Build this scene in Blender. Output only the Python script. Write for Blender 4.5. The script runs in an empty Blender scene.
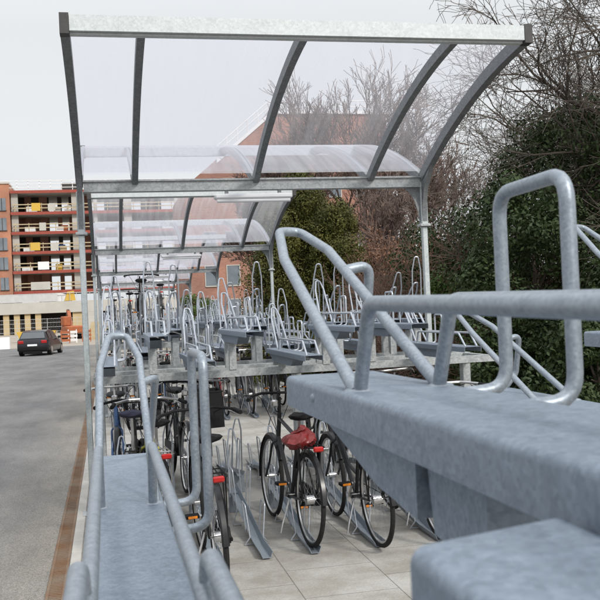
import bpy, math, random
from mathutils import Vector, Matrix
random.seed(7)
R = math.radians
S = bpy.context.scene
COL = S.collection
PI = math.pi

# ------------------------------------------------------------------ mesh helpers
def fillet(pts, rad, n=5):
    pts = [Vector(p) for p in pts]
    out = [pts[0]]
    for i in range(1, len(pts) - 1):
        a, b, c = pts[i - 1], pts[i], pts[i + 1]
        d1 = (a - b); d2 = (c - b)
        l1, l2 = d1.length, d2.length
        if l1 < 1e-6 or l2 < 1e-6:
            continue
        d1 /= l1; d2 /= l2
        ang = d1.angle(d2)
        if ang > 3.05:
            out.append(b); continue
        t = min(rad / max(math.tan(ang / 2), .05), .48 * l1, .48 * l2)
        p, q = b + d1 * t, b + d2 * t
        for k in range(n + 1):
            s = k / n
            out.append(p * (1 - s) ** 2 + b * 2 * s * (1 - s) + q * s * s)
    out.append(pts[-1])
    return out


class MB:
    def __init__(s):
        s.v = []; s.f = []; s.m = []; s.mi = 0

    def add(s, vs, fs):
        o = len(s.v)
        s.v.extend([tuple(p) for p in vs])
        for f in fs:
            s.f.append([i + o for i in f]); s.m.append(s.mi)

    def box(s, c, d, rz=0, rx=0, ry=0):
        hx, hy, hz = d[0] / 2, d[1] / 2, d[2] / 2
        M = Matrix.Rotation(rz, 3, 'Z') @ Matrix.Rotation(ry, 3, 'Y') @ Matrix.Rotation(rx, 3, 'X')
        c = Vector(c)
        vs = [c + M @ Vector((x * hx, y * hy, z * hz)) for x in (-1, 1) for y in (-1, 1) for z in (-1, 1)]
        s.add(vs, [(0, 1, 3, 2), (4, 6, 7, 5), (0, 4, 5, 1), (2, 3, 7, 6), (0, 2, 6, 4), (1, 5, 7, 3)])

    def b2(s, x0, x1, y0, y1, z0, z1):
        s.box(((x0 + x1) / 2, (y0 + y1) / 2, (z0 + z1) / 2), (abs(x1 - x0), abs(y1 - y0), abs(z1 - z0)))

    def rbox(s, x0, x1, y0, y1, z0, z1, b=.01):
        """box with chamfered edges"""
        c = Vector(((x0 + x1) / 2, (y0 + y1) / 2, (z0 + z1) / 2))
        h = [abs(x1 - x0) / 2, abs(y1 - y0) / 2, abs(z1 - z0) / 2]
        vs = []; idx = {}
        for sx in (-1, 1):
            for sy in (-1, 1):
                for sz in (-1, 1):
                    for ax in range(3):
                        p = [sx * (h[0] - b), sy * (h[1] - b), sz * (h[2] - b)]
                        p[ax] = (sx, sy, sz)[ax] * h[ax]
                        idx[(sx, sy, sz, ax)] = len(vs); vs.append(c + Vector(p))
        fs = []
        for ax in range(3):
            o = [a for a in range(3) if a != ax]
            for sg in (-1, 1):
                q = []
                for (a, bb) in ((-1, -1), (1, -1), (1, 1), (-1, 1)):
                    k = [0, 0, 0]; k[ax] = sg; k[o[0]] = a; k[o[1]] = bb
                    q.append(idx[(k[0], k[1], k[2], ax)])
                fs.append(q)
        for ax in range(3):
            o = [a for a in range(3) if a != ax]
            for a in (-1, 1):
                for bb in (-1, 1):
                    k0 = [0, 0, 0]; k0[o[0]] = a; k0[o[1]] = bb
                    k1 = list(k0); k0[ax] = -1; k1[ax] = 1
                    fs.append([idx[(*k0, o[0])], idx[(*k1, o[0])], idx[(*k1, o[1])], idx[(*k0, o[1])]])
        for sx in (-1, 1):
            for sy in (-1, 1):
                for sz in (-1, 1):
                    fs.append([idx[(sx, sy, sz, a)] for a in range(3)])
        s.add(vs, fs)

    def tube(s, pts, r, n=10, caps=True, closed=False):
        pts = [Vector(p) for p in pts]
        P = [pts[0]]
        for p in pts[1:]:
            if (p - P[-1]).length > 1e-6: P.append(p)
        pts = P
        N = len(pts)
        if N < 2: return
        rs = r if isinstance(r, (list, tuple)) else [r] * N
        if len(rs) != N: rs = [rs[0] + (rs[-1] - rs[0]) * i / (N - 1) for i in range(N)]
        T = []
        for i in range(N):
            if closed: t = pts[(i + 1) % N] - pts[i - 1]
            elif i == 0: t = pts[1] - pts[0]
            elif i == N - 1: t = pts[-1] - pts[-2]
            else: t = (pts[i + 1] - pts[i]).normalized() + (pts[i] - pts[i - 1]).normalized()
            if t.length < 1e-9: t = Vector((0, 0, 1))
            T.append(t.normalized())
        up = Vector((0, 0, 1)) if abs(T[0].z) < .9 else Vector((1, 0, 0))
        nrm = (up - T[0] * up.dot(T[0])).normalized()
        vs = []
        for i in range(N):
            nrm = nrm - T[i] * nrm.dot(T[i])
            nrm = nrm.normalized() if nrm.length > 1e-6 else T[i].orthogonal().normalized()
            b = T[i].cross(nrm)
            for k in range(n):
                a = 2 * PI * k / n
                vs.append(pts[i] + (nrm * math.cos(a) + b * math.sin(a)) * rs[i])
        fs = []
        for i in range(N if closed else N - 1):
            j = (i + 1) % N
            for k in range(n):
                k2 = (k + 1) % n
                fs.append((i * n + k, i * n + k2, j * n + k2, j * n + k))
        if caps and not closed:
            fs.append(tuple(range(n))[::-1]); fs.append(tuple(range((N - 1) * n, N * n)))
        s.add(vs, fs)

    def prism(s, poly, ax, a0, a1):
        """extrude a 2-D polygon along axis ax; poly in the two other axes, in order"""
        n = len(poly)
        vs = []
        for a in (a0, a1):
            for (p, q) in poly:
                vs.append({0: (a, p, q), 1: (p, a, q), 2: (p, q, a)}[ax])
        fs = [tuple(range(n)), tuple(range(2 * n - 1, n - 1, -1))]
        for i in range(n):
            j = (i + 1) % n
            fs.append((i, j, n + j, n + i))
        s.add(vs, fs)

    def torus(s, c, rad, r, n=36, m=8, ax=0, sx=1.0):
        c = Vector(c); vs = []; fs = []
        for i in range(n):
            a = 2 * PI * i / n
            for k in range(m):
                b = 2 * PI * k / m
                rr = rad + r * math.cos(b); h = r * sx * math.sin(b)
                p = {0: (h, rr * math.cos(a), rr * math.sin(a)), 2: (rr * math.cos(a), rr * math.sin(a), h)}[ax]
                vs.append(c + Vector(p))
        for i in range(n):
            for k in range(m):
                i2, k2 = (i + 1) % n, (k + 1) % m
                fs.append((i * m + k, i2 * m + k, i2 * m + k2, i * m + k2))
        s.add(vs, fs)

    def dome(s, c, r, axis=(0, 0, 1), hgt=.6, n=12, m=4):
        c = Vector(c); q = Vector(axis).to_track_quat('Z', 'Y').to_matrix()
        vs = []; fs = []
        for j in range(m):
            a = j / m * PI / 2
            for k in range(n):
                t = 2 * PI * k / n
                vs.append(c + q @ Vector((r * math.cos(a) * math.cos(t), r * math.cos(a) * math.sin(t), r * hgt * math.sin(a))))
        vs.append(c + q @ Vector((0, 0, r * hgt)))
        for j in range(m - 1):
            for k in range(n):
                fs.append((j * n + k, j * n + (k + 1) % n, (j + 1) * n + (k + 1) % n, (j + 1) * n + k))
        for k in range(n): fs.append(((m - 1) * n + k, (m - 1) * n + (k + 1) % n, m * n))
        s.add(vs, fs)

    def loft(s, rings, cap=True):
        n = len(rings[0]); vs = [p for r_ in rings for p in r_]; fs = []
        for i in range(len(rings) - 1):
            for k in range(n):
                fs.append((i * n + k, i * n + (k + 1) % n, (i + 1) * n + (k + 1) % n, (i + 1) * n + k))
        if cap:
            fs.append(tuple(range(n))[::-1]); fs.append(tuple(range((len(rings) - 1) * n, len(rings) * n)))
        s.add(vs, fs)

    def quad(s, a, b, c, d): s.add([a, b, c, d], [(0, 1, 2, 3)])

    def mesh(s, name, mats, smooth=True):
        me = bpy.data.meshes.new(name)
        me.from_pydata(s.v, [], s.f)
        for m in (mats if isinstance(mats, (list, tuple)) else [mats]): me.materials.append(m)
        if any(s.m): me.polygons.foreach_set('material_index', s.m)
        if smooth:
            me.shade_smooth(); me.set_sharp_from_angle(angle=R(38))
        me.update()
        return me

    def build(s, name, mats, parent=None, smooth=True, fix=True):
        me = s.mesh(name, mats, smooth)
        if fix and len(me.polygons) < 30000:
            import bmesh
            bm = bmesh.new(); bm.from_mesh(me)
            bmesh.ops.recalc_face_normals(bm, faces=bm.faces[:])
            bm.to_mesh(me); bm.free()
        o = bpy.data.objects.new(name, me); COL.objects.link(o)
        if parent: o.parent = parent
        return o


def tag(o, label=None, cat=None, group=None, kind=None):
    if label: o['label'] = label
    if cat: o['category'] = cat
    if group: o['group'] = group
    if kind: o['kind'] = kind
    return o


def thing(name, label, cat, loc=(0, 0, 0), rz=0, group=None):
    o = bpy.data.objects.new(name, None); COL.objects.link(o)
    o.empty_display_size = .1
    o.location = loc; o.rotation_euler = (0, 0, rz)
    return tag(o, label, cat, group)


def copy_thing(src, loc, rz=0, label=None, group=None, skip=()):
    def cp(o, par):
        c = o.copy(); COL.objects.link(c)
        if par: c.parent = par
        for ch in o.children:
            if ch.name.split('.')[0] in skip: continue
            cp(ch, c)
        return c
    c = cp(src, None)
    c.location = loc; c.rotation_euler = (0, 0, rz)
    if label: c['label'] = label
    if group: c['group'] = group
    return c


ORD = ['first', 'second', 'third', 'fourth', 'fifth', 'sixth', 'seventh', 'eighth', 'ninth', 'tenth', 'eleventh', 'twelfth']

# ------------------------------------------------------------------ materials
def mat(name, col, rough=.6, metal=0.0, noise=None, bump=None, spec=.5, coords='Object'):
    """noise=(scale, amount, colour2) mottles the base colour; bump=(scale, strength)"""
    m = bpy.data.materials.new(name); m.use_nodes = True
    nt = m.node_tree; b = nt.nodes['Principled BSDF']
    b.inputs['Base Color'].default_value = (*col, 1)
    b.inputs['Roughness'].default_value = rough
    b.inputs['Metallic'].default_value = metal
    b.inputs['Specular IOR Level'].default_value = spec
    tc = nt.nodes.new('ShaderNodeTexCoord')
    if noise:
        n = nt.nodes.new('ShaderNodeTexNoise'); n.inputs['Scale'].default_value = noise[0]
        n.inputs['Detail'].default_value = 6; n.inputs['Roughness'].default_value = .65
        nt.links.new(tc.outputs[coords], n.inputs['Vector'])
        r = nt.nodes.new('ShaderNodeValToRGB')
        r.color_ramp.elements[0].position = .5 - noise[1] / 2; r.color_ramp.elements[1].position = .5 + noise[1] / 2
        r.color_ramp.elements[0].color = (*col, 1); r.color_ramp.elements[1].color = (*noise[2], 1)
        nt.links.new(n.outputs['Fac'], r.inputs['Fac'])
        nt.links.new(r.outputs['Color'], b.inputs['Base Color'])
    if bump:
        n2 = nt.nodes.new('ShaderNodeTexNoise'); n2.inputs['Scale'].default_value = bump[0]; n2.inputs['Detail'].default_value = 5
        nt.links.new(tc.outputs[coords], n2.inputs['Vector'])
        bp = nt.nodes.new('ShaderNodeBump'); bp.inputs['Strength'].default_value = bump[1]; bp.inputs['Distance'].default_value = .01
        nt.links.new(n2.outputs['Fac'], bp.inputs['Height'])
        nt.links.new(bp.outputs['Normal'], b.inputs['Normal'])
    return m


def galv(name, dark, light, rough=.45, metal=.55, scale=60, spang=.2):
    """hot-dip galvanised steel: crystalline spangle plus cloudy weathering"""
    m = bpy.data.materials.new(name); m.use_nodes = True
    nt = m.node_tree; b = nt.nodes['Principled BSDF']; L = nt.links.new
    tc = nt.nodes.new('ShaderNodeTexCoord')
    vo = nt.nodes.new('ShaderNodeTexVoronoi'); vo.inputs['Scale'].default_value = scale * 2.2
    n1 = nt.nodes.new('ShaderNodeTexNoise'); n1.inputs['Scale'].default_value = scale * .45; n1.inputs['Detail'].default_value = 7; n1.inputs['Roughness'].default_value = .7
    n2 = nt.nodes.new('ShaderNodeTexNoise'); n2.inputs['Scale'].default_value = scale * 3; n2.inputs['Detail'].default_value = 3
    for n in (vo, n1, n2): L(tc.outputs['Object'], n.inputs['Vector'])
    sep = nt.nodes.new('ShaderNodeSeparateColor'); L(vo.outputs['Color'], sep.inputs['Color'])
    ma = nt.nodes.new('ShaderNodeMath'); ma.operation = 'MULTIPLY_ADD'; ma.inputs[1].default_value = spang
    n0 = nt.nodes.new('ShaderNodeMath'); n0.operation = 'MULTIPLY'; n0.inputs[1].default_value = .62; L(n1.outputs['Fac'], n0.inputs[0])
    L(sep.outputs['Red'], ma.inputs[0]); L(n0.outputs[0], ma.inputs[2])
    mb = nt.nodes.new('ShaderNodeMath'); mb.operation = 'MULTIPLY_ADD'; mb.inputs[1].default_value = .3
    L(n2.outputs['Fac'], mb.inputs[0]); L(ma.outputs[0], mb.inputs[2])
    r = nt.nodes.new('ShaderNodeValToRGB')
    r.color_ramp.elements[0].position = .34; r.color_ramp.elements[0].color = (*dark, 1)
    r.color_ramp.elements[1].position = .86; r.color_ramp.elements[1].color = (*light, 1)
    L(mb.outputs[0], r.inputs['Fac']); L(r.outputs['Color'], b.inputs['Base Color'])
    b.inputs['Metallic'].default_value = metal
    rr = nt.nodes.new('ShaderNodeMapRange'); rr.inputs['To Min'].default_value = rough - .08; rr.inputs['To Max'].default_value = rough + .14
    L(n1.outputs['Fac'], rr.inputs['Value']); L(rr.outputs['Result'], b.inputs['Roughness'])
    bp = nt.nodes.new('ShaderNodeBump'); bp.inputs['Strength'].default_value = .06; bp.inputs['Distance'].default_value = .004
    L(n2.outputs['Fac'], bp.inputs['Height']); L(bp.outputs['Normal'], b.inputs['Normal'])
    return m


M = {}
M['galv'] = galv('galvanised tube', (.19, .222, .258), (.32, .357, .40), .42, .5, 130, .3)
M['sheet'] = galv('galvanised sheet', (.15, .185, .23), (.275, .322, .385), .48, .45, 90, .26)
M['steel'] = galv('galvanised shelter steel', (.24, .26, .27), (.56, .58, .57), .5, .4, 30)
M['post'] = galv('galvanised post', (.34, .38, .39), (.58, .62, .62), .5, .35, 40)
M['rib'] = galv('shade darkened galvanised rib', (.12, .13, .14), (.30, .315, .32), .55, .4, 40)  # shelter steel with the ribs' shade against the sky mixed into its colour
M['endcap'] = mat('dark end cap', (.028, .027, .026), .6, 0, (40, .6, (.055, .052, .05)))
M['zinc'] = galv('bright zinc fascia', (.42, .45, .46), (.62, .66, .67), .55, .2, 30)
M['wire'] = galv('bright galvanised wire', (.38, .41, .45), (.56, .59, .63), .36, .6, 120)
M['rubber'] = mat('tyre rubber', (.010, .010, .011), .8, 0, (40, .6, (.022, .021, .020)), spec=.25)
M['black'] = mat('black enamel', (.008, .008, .009), .32, 0, (18, .6, (.014, .014, .015)), spec=.4)
M['blackplastic'] = mat('black plastic', (.007, .007, .008), .6, 0, (60, .8, (.014, .014, .015)), spec=.14)
M['darkblue'] = mat('navy fabric', (.010, .011, .028), .8, 0, (50, .6, (.018, .02, .042)))
M['chrome'] = mat('dull chrome', (.52, .52, .52), .28, .95, (30, .6, (.62, .61, .6)))
M['spoke'] = mat('spoke steel', (.45, .46, .48), .35, .9)
M['yellow'] = mat('yellow green enamel', (.36, .34, .03), .35, 0, (14, .5, (.44, .41, .05)))
M['cream'] = mat('cream enamel', (.62, .52, .30), .4, 0, (14, .5, (.7, .6, .4)))
M['redframe'] = mat('dark red enamel', (.16, .015, .012), .35, 0, (14, .5, (.2, .02, .018)))
M['blueframe'] = mat('blue enamel', (.02, .06, .16), .35, 0, (14, .5, (.03, .08, .2)))
M['greyframe'] = mat('grey enamel', (.16, .17, .18), .35, 0, (14, .5, (.22, .23, .24)))
M['redlens'] = mat('red lens', (.42, .012, .01), .2, 0, (90, .5, (.3, .01, .008)))
M['amber'] = mat('amber reflector', (.85, .28, .02), .25, 0, (120, .6, (.7, .2, .015)))
M['redbag'] = mat('red coated bag', (.09, .006, .006), .36, 0, (12, .5, (.19, .013, .011)), (22, .6))
M['white'] = mat('white enamel', (.78, .79, .8), .45, 0, (3, .8, (.7, .71, .72)))

# polycarbonate: mostly clear, milky where seen at a shallow angle
def polycarb():
    m = bpy.data.materials.new('clear polycarbonate'); m.use_nodes = True
    nt = m.node_tree; nt.nodes.clear(); L = nt.links.new
    out = nt.nodes.new('ShaderNodeOutputMaterial')
    tr = nt.nodes.new('ShaderNodeBsdfTransparent'); tr.inputs['Color'].default_value = (.93, .925, .965, 1)
    df = nt.nodes.new('ShaderNodeBsdfDiffuse'); df.inputs['Color'].default_value = (.81, .805, .85, 1)
    tl = nt.nodes.new('ShaderNodeBsdfTranslucent'); tl.inputs['Color'].default_value = (.85, .845, .89, 1)
    gl = nt.nodes.new('ShaderNodeBsdfGlossy'); gl.inputs['Roughness'].default_value = .12
    a = nt.nodes.new('ShaderNodeMixShader'); a.inputs[0].default_value = .6
    L(df.outputs[0], a.inputs[1]); L(tl.outputs[0], a.inputs[2])
    b = nt.nodes.new('ShaderNodeMixShader'); b.inputs[0].default_value = .2
    L(a.outputs[0], b.inputs[1]); L(gl.outputs[0], b.inputs[2])
    lw = nt.nodes.new('ShaderNodeLayerWeight'); lw.inputs['Blend'].default_value = .5
    tc = nt.nodes.new('ShaderNodeTexCoord')
    mp = nt.nodes.new('ShaderNodeMapping'); mp.inputs['Scale'].default_value = (9, .5, .5)
    L(tc.outputs['Object'], mp.inputs['Vector'])
    n = nt.nodes.new('ShaderNodeTexNoise'); n.inputs['Scale'].default_value = 1.6; n.inputs['Detail'].default_value = 6
    L(mp.outputs[0], n.inputs['Vector'])
    pw = nt.nodes.new('ShaderNodeMath'); pw.operation = 'POWER'; pw.inputs[1].default_value = 2.2
    L(lw.outputs['Facing'], pw.inputs[0])
    mr = nt.nodes.new('ShaderNodeMapRange'); mr.inputs['To Min'].default_value = .10; mr.inputs['To Max'].default_value = .84
    L(pw.outputs[0], mr.inputs['Value'])
    ns = nt.nodes.new('ShaderNodeMapRange'); ns.inputs['From Min'].default_value = .3; ns.inputs['From Max'].default_value = .75
    ns.inputs['To Min'].default_value = .75; ns.inputs['To Max'].default_value = 1.25
    L(n.outputs['Fac'], ns.inputs['Value'])
    mm = nt.nodes.new('ShaderNodeMath'); mm.operation = 'MULTIPLY'; mm.use_clamp = True
    L(mr.outputs[0], mm.inputs[0]); L(ns.outputs[0], mm.inputs[1])
    c = nt.nodes.new('ShaderNodeMixShader')
    L(mm.outputs[0], c.inputs[0]); L(tr.outputs[0], c.inputs[1]); L(b.outputs[0], c.inputs[2])
    L(c.outputs[0], out.inputs['Surface'])
    return m
M['poly'] = polycarb()

# ------------------------------------------------------------------ world, sun, camera
SUN_EL, SUN_AZ = 38, 152     # azimuth measured clockwise from +Y: behind the camera, a little to its right
def world():
    w = bpy.data.worlds.new('World'); S.world = w; w.use_nodes = True
    nt = w.node_tree; bg = nt.nodes['Background']; L = nt.links.new
    sk = nt.nodes.new('ShaderNodeTexSky'); sk.sky_type = 'NISHITA'; sk.sun_disc = False
    sk.sun_elevation = R(SUN_EL); sk.sun_rotation = R(SUN_AZ)
    sk.air_density = 1.0; sk.dust_density = 4.0; sk.ozone_density = 1.0
    hs = nt.nodes.new('ShaderNodeHueSaturation'); hs.inputs['Saturation'].default_value = .16
    L(sk.outputs[0], hs.inputs['Color'])
    # a thin, even layer of cloud evens the sky out
    tc = nt.nodes.new('ShaderNodeTexCoord')
    n = nt.nodes.new('ShaderNodeTexNoise'); n.inputs['Scale'].default_value = 1.6; n.inputs['Detail'].default_value = 5
    mp = nt.nodes.new('ShaderNodeMapping'); mp.inputs['Scale'].default_value = (1, 1, 2.5)
    L(tc.outputs['Generated'], mp.inputs['Vector']); L(mp.outputs[0], n.inputs['Vector'])
    cr = nt.nodes.new('ShaderNodeValToRGB')
    cr.color_ramp.elements[0].position = .3; cr.color_ramp.elements[0].color = (8.2, 8.6, 9.0, 1)
    cr.color_ramp.elements[1].position = .75; cr.color_ramp.elements[1].color = (9.0, 9.3, 9.5, 1)
    L(n.outputs['Fac'], cr.inputs['Fac'])
    mx = nt.nodes.new('ShaderNodeMixRGB'); mx.inputs[0].default_value = .85
    L(hs.outputs[0], mx.inputs[1]); L(cr.outputs[0], mx.inputs[2])
    # overcast skies are about three times brighter overhead than at the horizon
    sp = nt.nodes.new('ShaderNodeSeparateXYZ'); L(tc.outputs['Generated'], sp.inputs[0])
    zr = nt.nodes.new('ShaderNodeMapRange'); zr.inputs['From Min'].default_value = .3; zr.inputs['From Max'].default_value = 1
    zr.inputs['To Min'].default_value = 1.0; zr.inputs['To Max'].default_value = 2.3
    L(sp.outputs['Z'], zr.inputs['Value'])
    ml = nt.nodes.new('ShaderNodeMixRGB'); ml.blend_type = 'MULTIPLY'; ml.inputs[0].default_value = 1
    L(mx.outputs[0], ml.inputs[1]); L(zr.outputs[0], ml.inputs[2])
    L(ml.outputs[0], bg.inputs['Color']); bg.inputs['Strength'].default_value = .1
world()
sl = bpy.data.lights.new('sun', 'SUN'); sl.energy = 2.6; sl.angle = R(8); sl.color = (1, .955, .89)
so = bpy.data.objects.new('sun', sl); COL.objects.link(so)
sd = Vector((math.sin(R(SUN_AZ)) * math.cos(R(SUN_EL)), math.cos(R(SUN_AZ)) * math.cos(R(SUN_EL)), math.sin(R(SUN_EL))))
so.rotation_euler = sd.to_track_quat('Z', 'Y').to_euler()

cd = bpy.data.cameras.new('camera'); cam = bpy.data.objects.new('camera', cd); COL.objects.link(cam); S.camera = cam
F_PX, ROLL = 900.0, .0445
psi = math.atan(193.8 / F_PX); pit = math.atan(9.4 / math.hypot(F_PX, 193.8))
fw = Vector((math.sin(psi) * math.cos(pit), math.cos(psi) * math.cos(pit), math.sin(pit)))
r0 = Vector((math.cos(psi), -math.sin(psi), 0)); u0 = r0.cross(fw)
rx_ = r0 * math.cos(ROLL) - u0 * math.sin(ROLL); uy_ = r0 * math.sin(ROLL) + u0 * math.cos(ROLL)
mw = Matrix((rx_, uy_, -fw)).transposed().to_4x4(); mw.translation = (0, 0, 1.75)
cam.matrix_world = mw
cd.sensor_width = 36; cd.lens = 36 * F_PX / 600; cd.clip_start = .02; cd.clip_end = 3000
cd.dof.use_dof = True; cd.dof.focus_distance = 4.2; cd.dof.aperture_fstop = 24
S.view_settings.view_transform = 'Standard'; S.view_settings.look = 'None'
S.view_settings.exposure = 0; S.view_settings.gamma = 1; S.view_settings.use_curve_mapping = False
S.render.engine = 'CYCLES'
S.cycles.transparent_max_bounces = 24; S.cycles.max_bounces = 6; S.cycles.use_denoising = True

# ------------------------------------------------------------------ ground
def ground_mats():
    # dusty asphalt
    m = bpy.data.materials.new('dusty asphalt'); m.use_nodes = True
    nt = m.node_tree; b = nt.nodes['Principled BSDF']; L = nt.links.new
    tc = nt.nodes.new('ShaderNodeTexCoord')
    def noise(sc, det, scale3=None, rough=.6):
        n = nt.nodes.new('ShaderNodeTexNoise'); n.inputs['Scale'].default_value = sc; n.inputs['Detail'].default_value = det; n.inputs['Roughness'].default_value = rough
        if scale3:
            mp = nt.nodes.new('ShaderNodeMapping'); mp.inputs['Scale'].default_value = scale3
            L(tc.outputs['Object'], mp.inputs['Vector']); L(mp.outputs[0], n.inputs['Vector'])
        else: L(tc.outputs['Object'], n.inputs['Vector'])
        return n
    big = noise(.5, 6, (1.0, .6, 1)); fine = noise(120, 3); streak = noise(.9, 7, (1.2, .5, 1), .72)
    c1 = nt.nodes.new('ShaderNodeValToRGB')
    c1.color_ramp.elements[0].position = .32; c1.color_ramp.elements[0].color = (.115, .113, .113, 1)
    c1.color_ramp.elements[1].position = .72; c1.color_ramp.elements[1].color = (.235, .23, .226, 1)
    L(streak.outputs['Fac'], c1.inputs['Fac'])
    c2 = nt.nodes.new('ShaderNodeValToRGB')
    c2.color_ramp.elements[0].position = .5; c2.color_ramp.elements[0].color = (0, 0, 0, 1)
    c2.color_ramp.elements[1].position = .75; c2.color_ramp.elements[1].color = (.35, .35, .35, 1)
    L(big.outputs['Fac'], c2.inputs['Fac'])
    mx = nt.nodes.new('ShaderNodeMixRGB'); mx.inputs[2].default_value = (.27, .255, .235, 1)
    L(c2.outputs['Color'], mx.inputs[0]); L(c1.outputs['Color'], mx.inputs[1])
    # sandy dust gathers towards the drain
    sx = nt.nodes.new('ShaderNodeSeparateXYZ'); L(tc.outputs['Object'], sx.inputs[0])
    mr = nt.nodes.new('ShaderNodeMapRange'); mr.inputs['From Min'].default_value = -1.3; mr.inputs['From Max'].default_value = -.46; mr.inputs['To Max'].default_value = .75
    L(sx.outputs['X'], mr.inputs['Value'])
    nm = nt.nodes.new('ShaderNodeMath'); nm.operation = 'MULTIPLY'; L(mr.outputs[0], nm.inputs[0])
    dn = noise(2.6, 6, (2, .5, 1), .7); L(dn.outputs['Fac'], nm.inputs[1])
    mx2 = nt.nodes.new('ShaderNodeMixRGB'); mx2.inputs[2].default_value = (.40, .35, .28, 1)
    L(nm.outputs[0], mx2.inputs[0]); L(mx.outputs[0], mx2.inputs[1])
    g = nt.nodes.new('ShaderNodeMixRGB'); g.blend_type = 'MULTIPLY'; g.inputs[0].default_value = .8
    fr = nt.nodes.new('ShaderNodeValToRGB'); fr.color_ramp.elements[0].position = .36; fr.color_ramp.elements[0].color = (.3, .3, .3, 1)
    fr.color_ramp.elements[1].position = .6; fr.color_ramp.elements[1].color = (1.1, 1.1, 1.1, 1)
    L(fine.outputs['Fac'], fr.inputs['Fac']); L(mx2.outputs[0], g.inputs[1]); L(fr.outputs[0], g.inputs[2])
    L(g.outputs[0], b.inputs['Base Color']); b.inputs['Roughness'].default_value = .85
    bp = nt.nodes.new('ShaderNodeBump'); bp.inputs['Strength'].default_value = .5; bp.inputs['Distance'].default_value = .006
    L(fine.outputs['Fac'], bp.inputs['Height']); L(bp.outputs[0], b.inputs['Normal'])
    M['asphalt'] = m
    # paving slabs
    m = bpy.data.materials.new('concrete paving'); m.use_nodes = True
    nt = m.node_tree; b = nt.nodes['Principled BSDF']; L = nt.links.new
    tc = nt.nodes.new('ShaderNodeTexCoord')
    br = nt.nodes.new('ShaderNodeTexBrick'); br.offset = 0.5; br.inputs['Scale'].default_value = 1
    br.inputs['Brick Width'].default_value = .6; br.inputs['Row Height'].default_value = .6
    br.inputs['Mortar Size'].default_value = .004; br.inputs['Mortar Smooth'].default_value = .3; br.inputs['Bias'].default_value = 0
    br.inputs['Color1'].default_value = (.335, .325, .305, 1); br.inputs['Color2'].default_value = (.385, .375, .352, 1); br.inputs['Mortar'].default_value = (.165, .155, .14, 1)
    mp = nt.nodes.new('ShaderNodeMapping'); mp.inputs['Rotation'].default_value = (0, 0, R(90)); mp.inputs['Location'].default_value = (.25, .1, 0)
    L(tc.outputs['Object'], mp.inputs['Vector']); L(mp.outputs[0], br.inputs['Vector'])
    st = nt.nodes.new('ShaderNodeTexNoise'); st.inputs['Scale'].default_value = 1.7; st.inputs['Detail'].default_value = 8; st.inputs['Roughness'].default_value = .72
    L(tc.outputs['Object'], st.inputs['Vector'])
    sr = nt.nodes.new('ShaderNodeValToRGB'); sr.color_ramp.elements[0].position = .40; sr.color_ramp.elements[0].color = (.68, .64, .58, 1)
    sr.color_ramp.elements[1].position = .58; sr.color_ramp.elements[1].color = (1.04, 1.03, 1.02, 1)
    L(st.outputs['Fac'], sr.inputs['Fac'])
    g = nt.nodes.new('ShaderNodeMixRGB'); g.blend_type = 'MULTIPLY'; g.inputs[0].default_value = .8
    L(br.outputs['Color'], g.inputs[1]); L(sr.outputs[0], g.inputs[2])
    fn = nt.nodes.new('ShaderNodeTexNoise'); fn.inputs['Scale'].default_value = 70; fn.inputs['Detail'].default_value = 4
    L(tc.outputs['Object'], fn.inputs['Vector'])
    g2 = nt.nodes.new('ShaderNodeMixRGB'); g2.blend_type = 'MULTIPLY'; g2.inputs[0].default_value = .35
    f2 = nt.nodes.new('ShaderNodeValToRGB'); f2.color_ramp.elements[0].position = .3; f2.color_ramp.elements[1].position = .62
    f2.color_ramp.elements[0].color = (.45, .44, .42, 1)
    L(fn.outputs['Fac'], f2.inputs['Fac']); L(g.outputs[0], g2.inputs[1]); L(f2.outputs[0], g2.inputs[2])
    L(g2.outputs[0], b.inputs['Base Color']); b.inputs['Roughness'].default_value = .85
    bp = nt.nodes.new('ShaderNodeBump'); bp.inputs['Strength'].default_value = .35; bp.inputs['Distance'].default_value = .005
    L(br.outputs['Fac'], bp.inputs['Height']); bp.invert = True; L(bp.outputs[0], b.inputs['Normal'])
    M['paving'] = m
ground_mats()
M['soil'] = mat('brown soil', (.05, .036, .024), .95, 0, (3, .5, (.10, .075, .05)), (30, 1.0))
M['gravel'] = mat('pale building site gravel', (.26, .225, .18), .95, 0, (.35, .5, (.36, .32, .27)), (12, .6))
M['kerb'] = mat('kerb concrete', (.36, .34, .31), .85, 0, (8, .5, (.46, .44, .41)), (60, .3))
def rust():
    m = mat('rusty drain steel', (.16, .075, .03), .8, .1, (3.2, .35, (.19, .145, .105)), (60, .5))
    return m
M['rust'] = rust()

def sheet(name, x0, x1, y0, y1, z, m):
    b = MB(); b.quad((x0, y0, z), (x1, y0, z), (x1, y1, z), (x0, y1, z))
    return tag(b.build(name, m, smooth=False, fix=False), kind='structure')
sheet('ground', -1500, 1500, -300, 2500, -.03, M['gravel'])
sheet('asphalt_road', -60, -.46, -12, 62, -.012, M['asphalt'])
sheet('paving', -.25, 3.75, -12, 46, 0, M['paving'])
sheet('soil_bed', 3.87, 40, -12, 60, .03, M['soil'])
kb = MB()
y = -12
while y < 46:
    kb.rbox(-.332, -.252, y, y + .994, -.06, .006, .006); y += 1
tag(kb.build('kerb_strip', M['kerb']), kind='structure')
kb = MB(); y = -12
while y < 46:
    kb.rbox(3.752, 3.868, y, y + .994, -.06, .11, .008); y += 1
tag(kb.build('kerb', M['kerb']), kind='structure')
dr = MB()
dr.b2(-.457, -.335, -12, 46, -.06, -.022)          # channel bottom
dr.b2(-.457, -.437, -12, 46, -.022, -.004); dr.b2(-.355, -.335, -12, 46, -.022, -.004)
y = -12
while y < 26:
    dr.b2(-.437, -.355, y, y + .022, -.022, -.006); y += .036
dr.b2(-.437, -.355, 26, 46, -.022, -.007)
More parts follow.
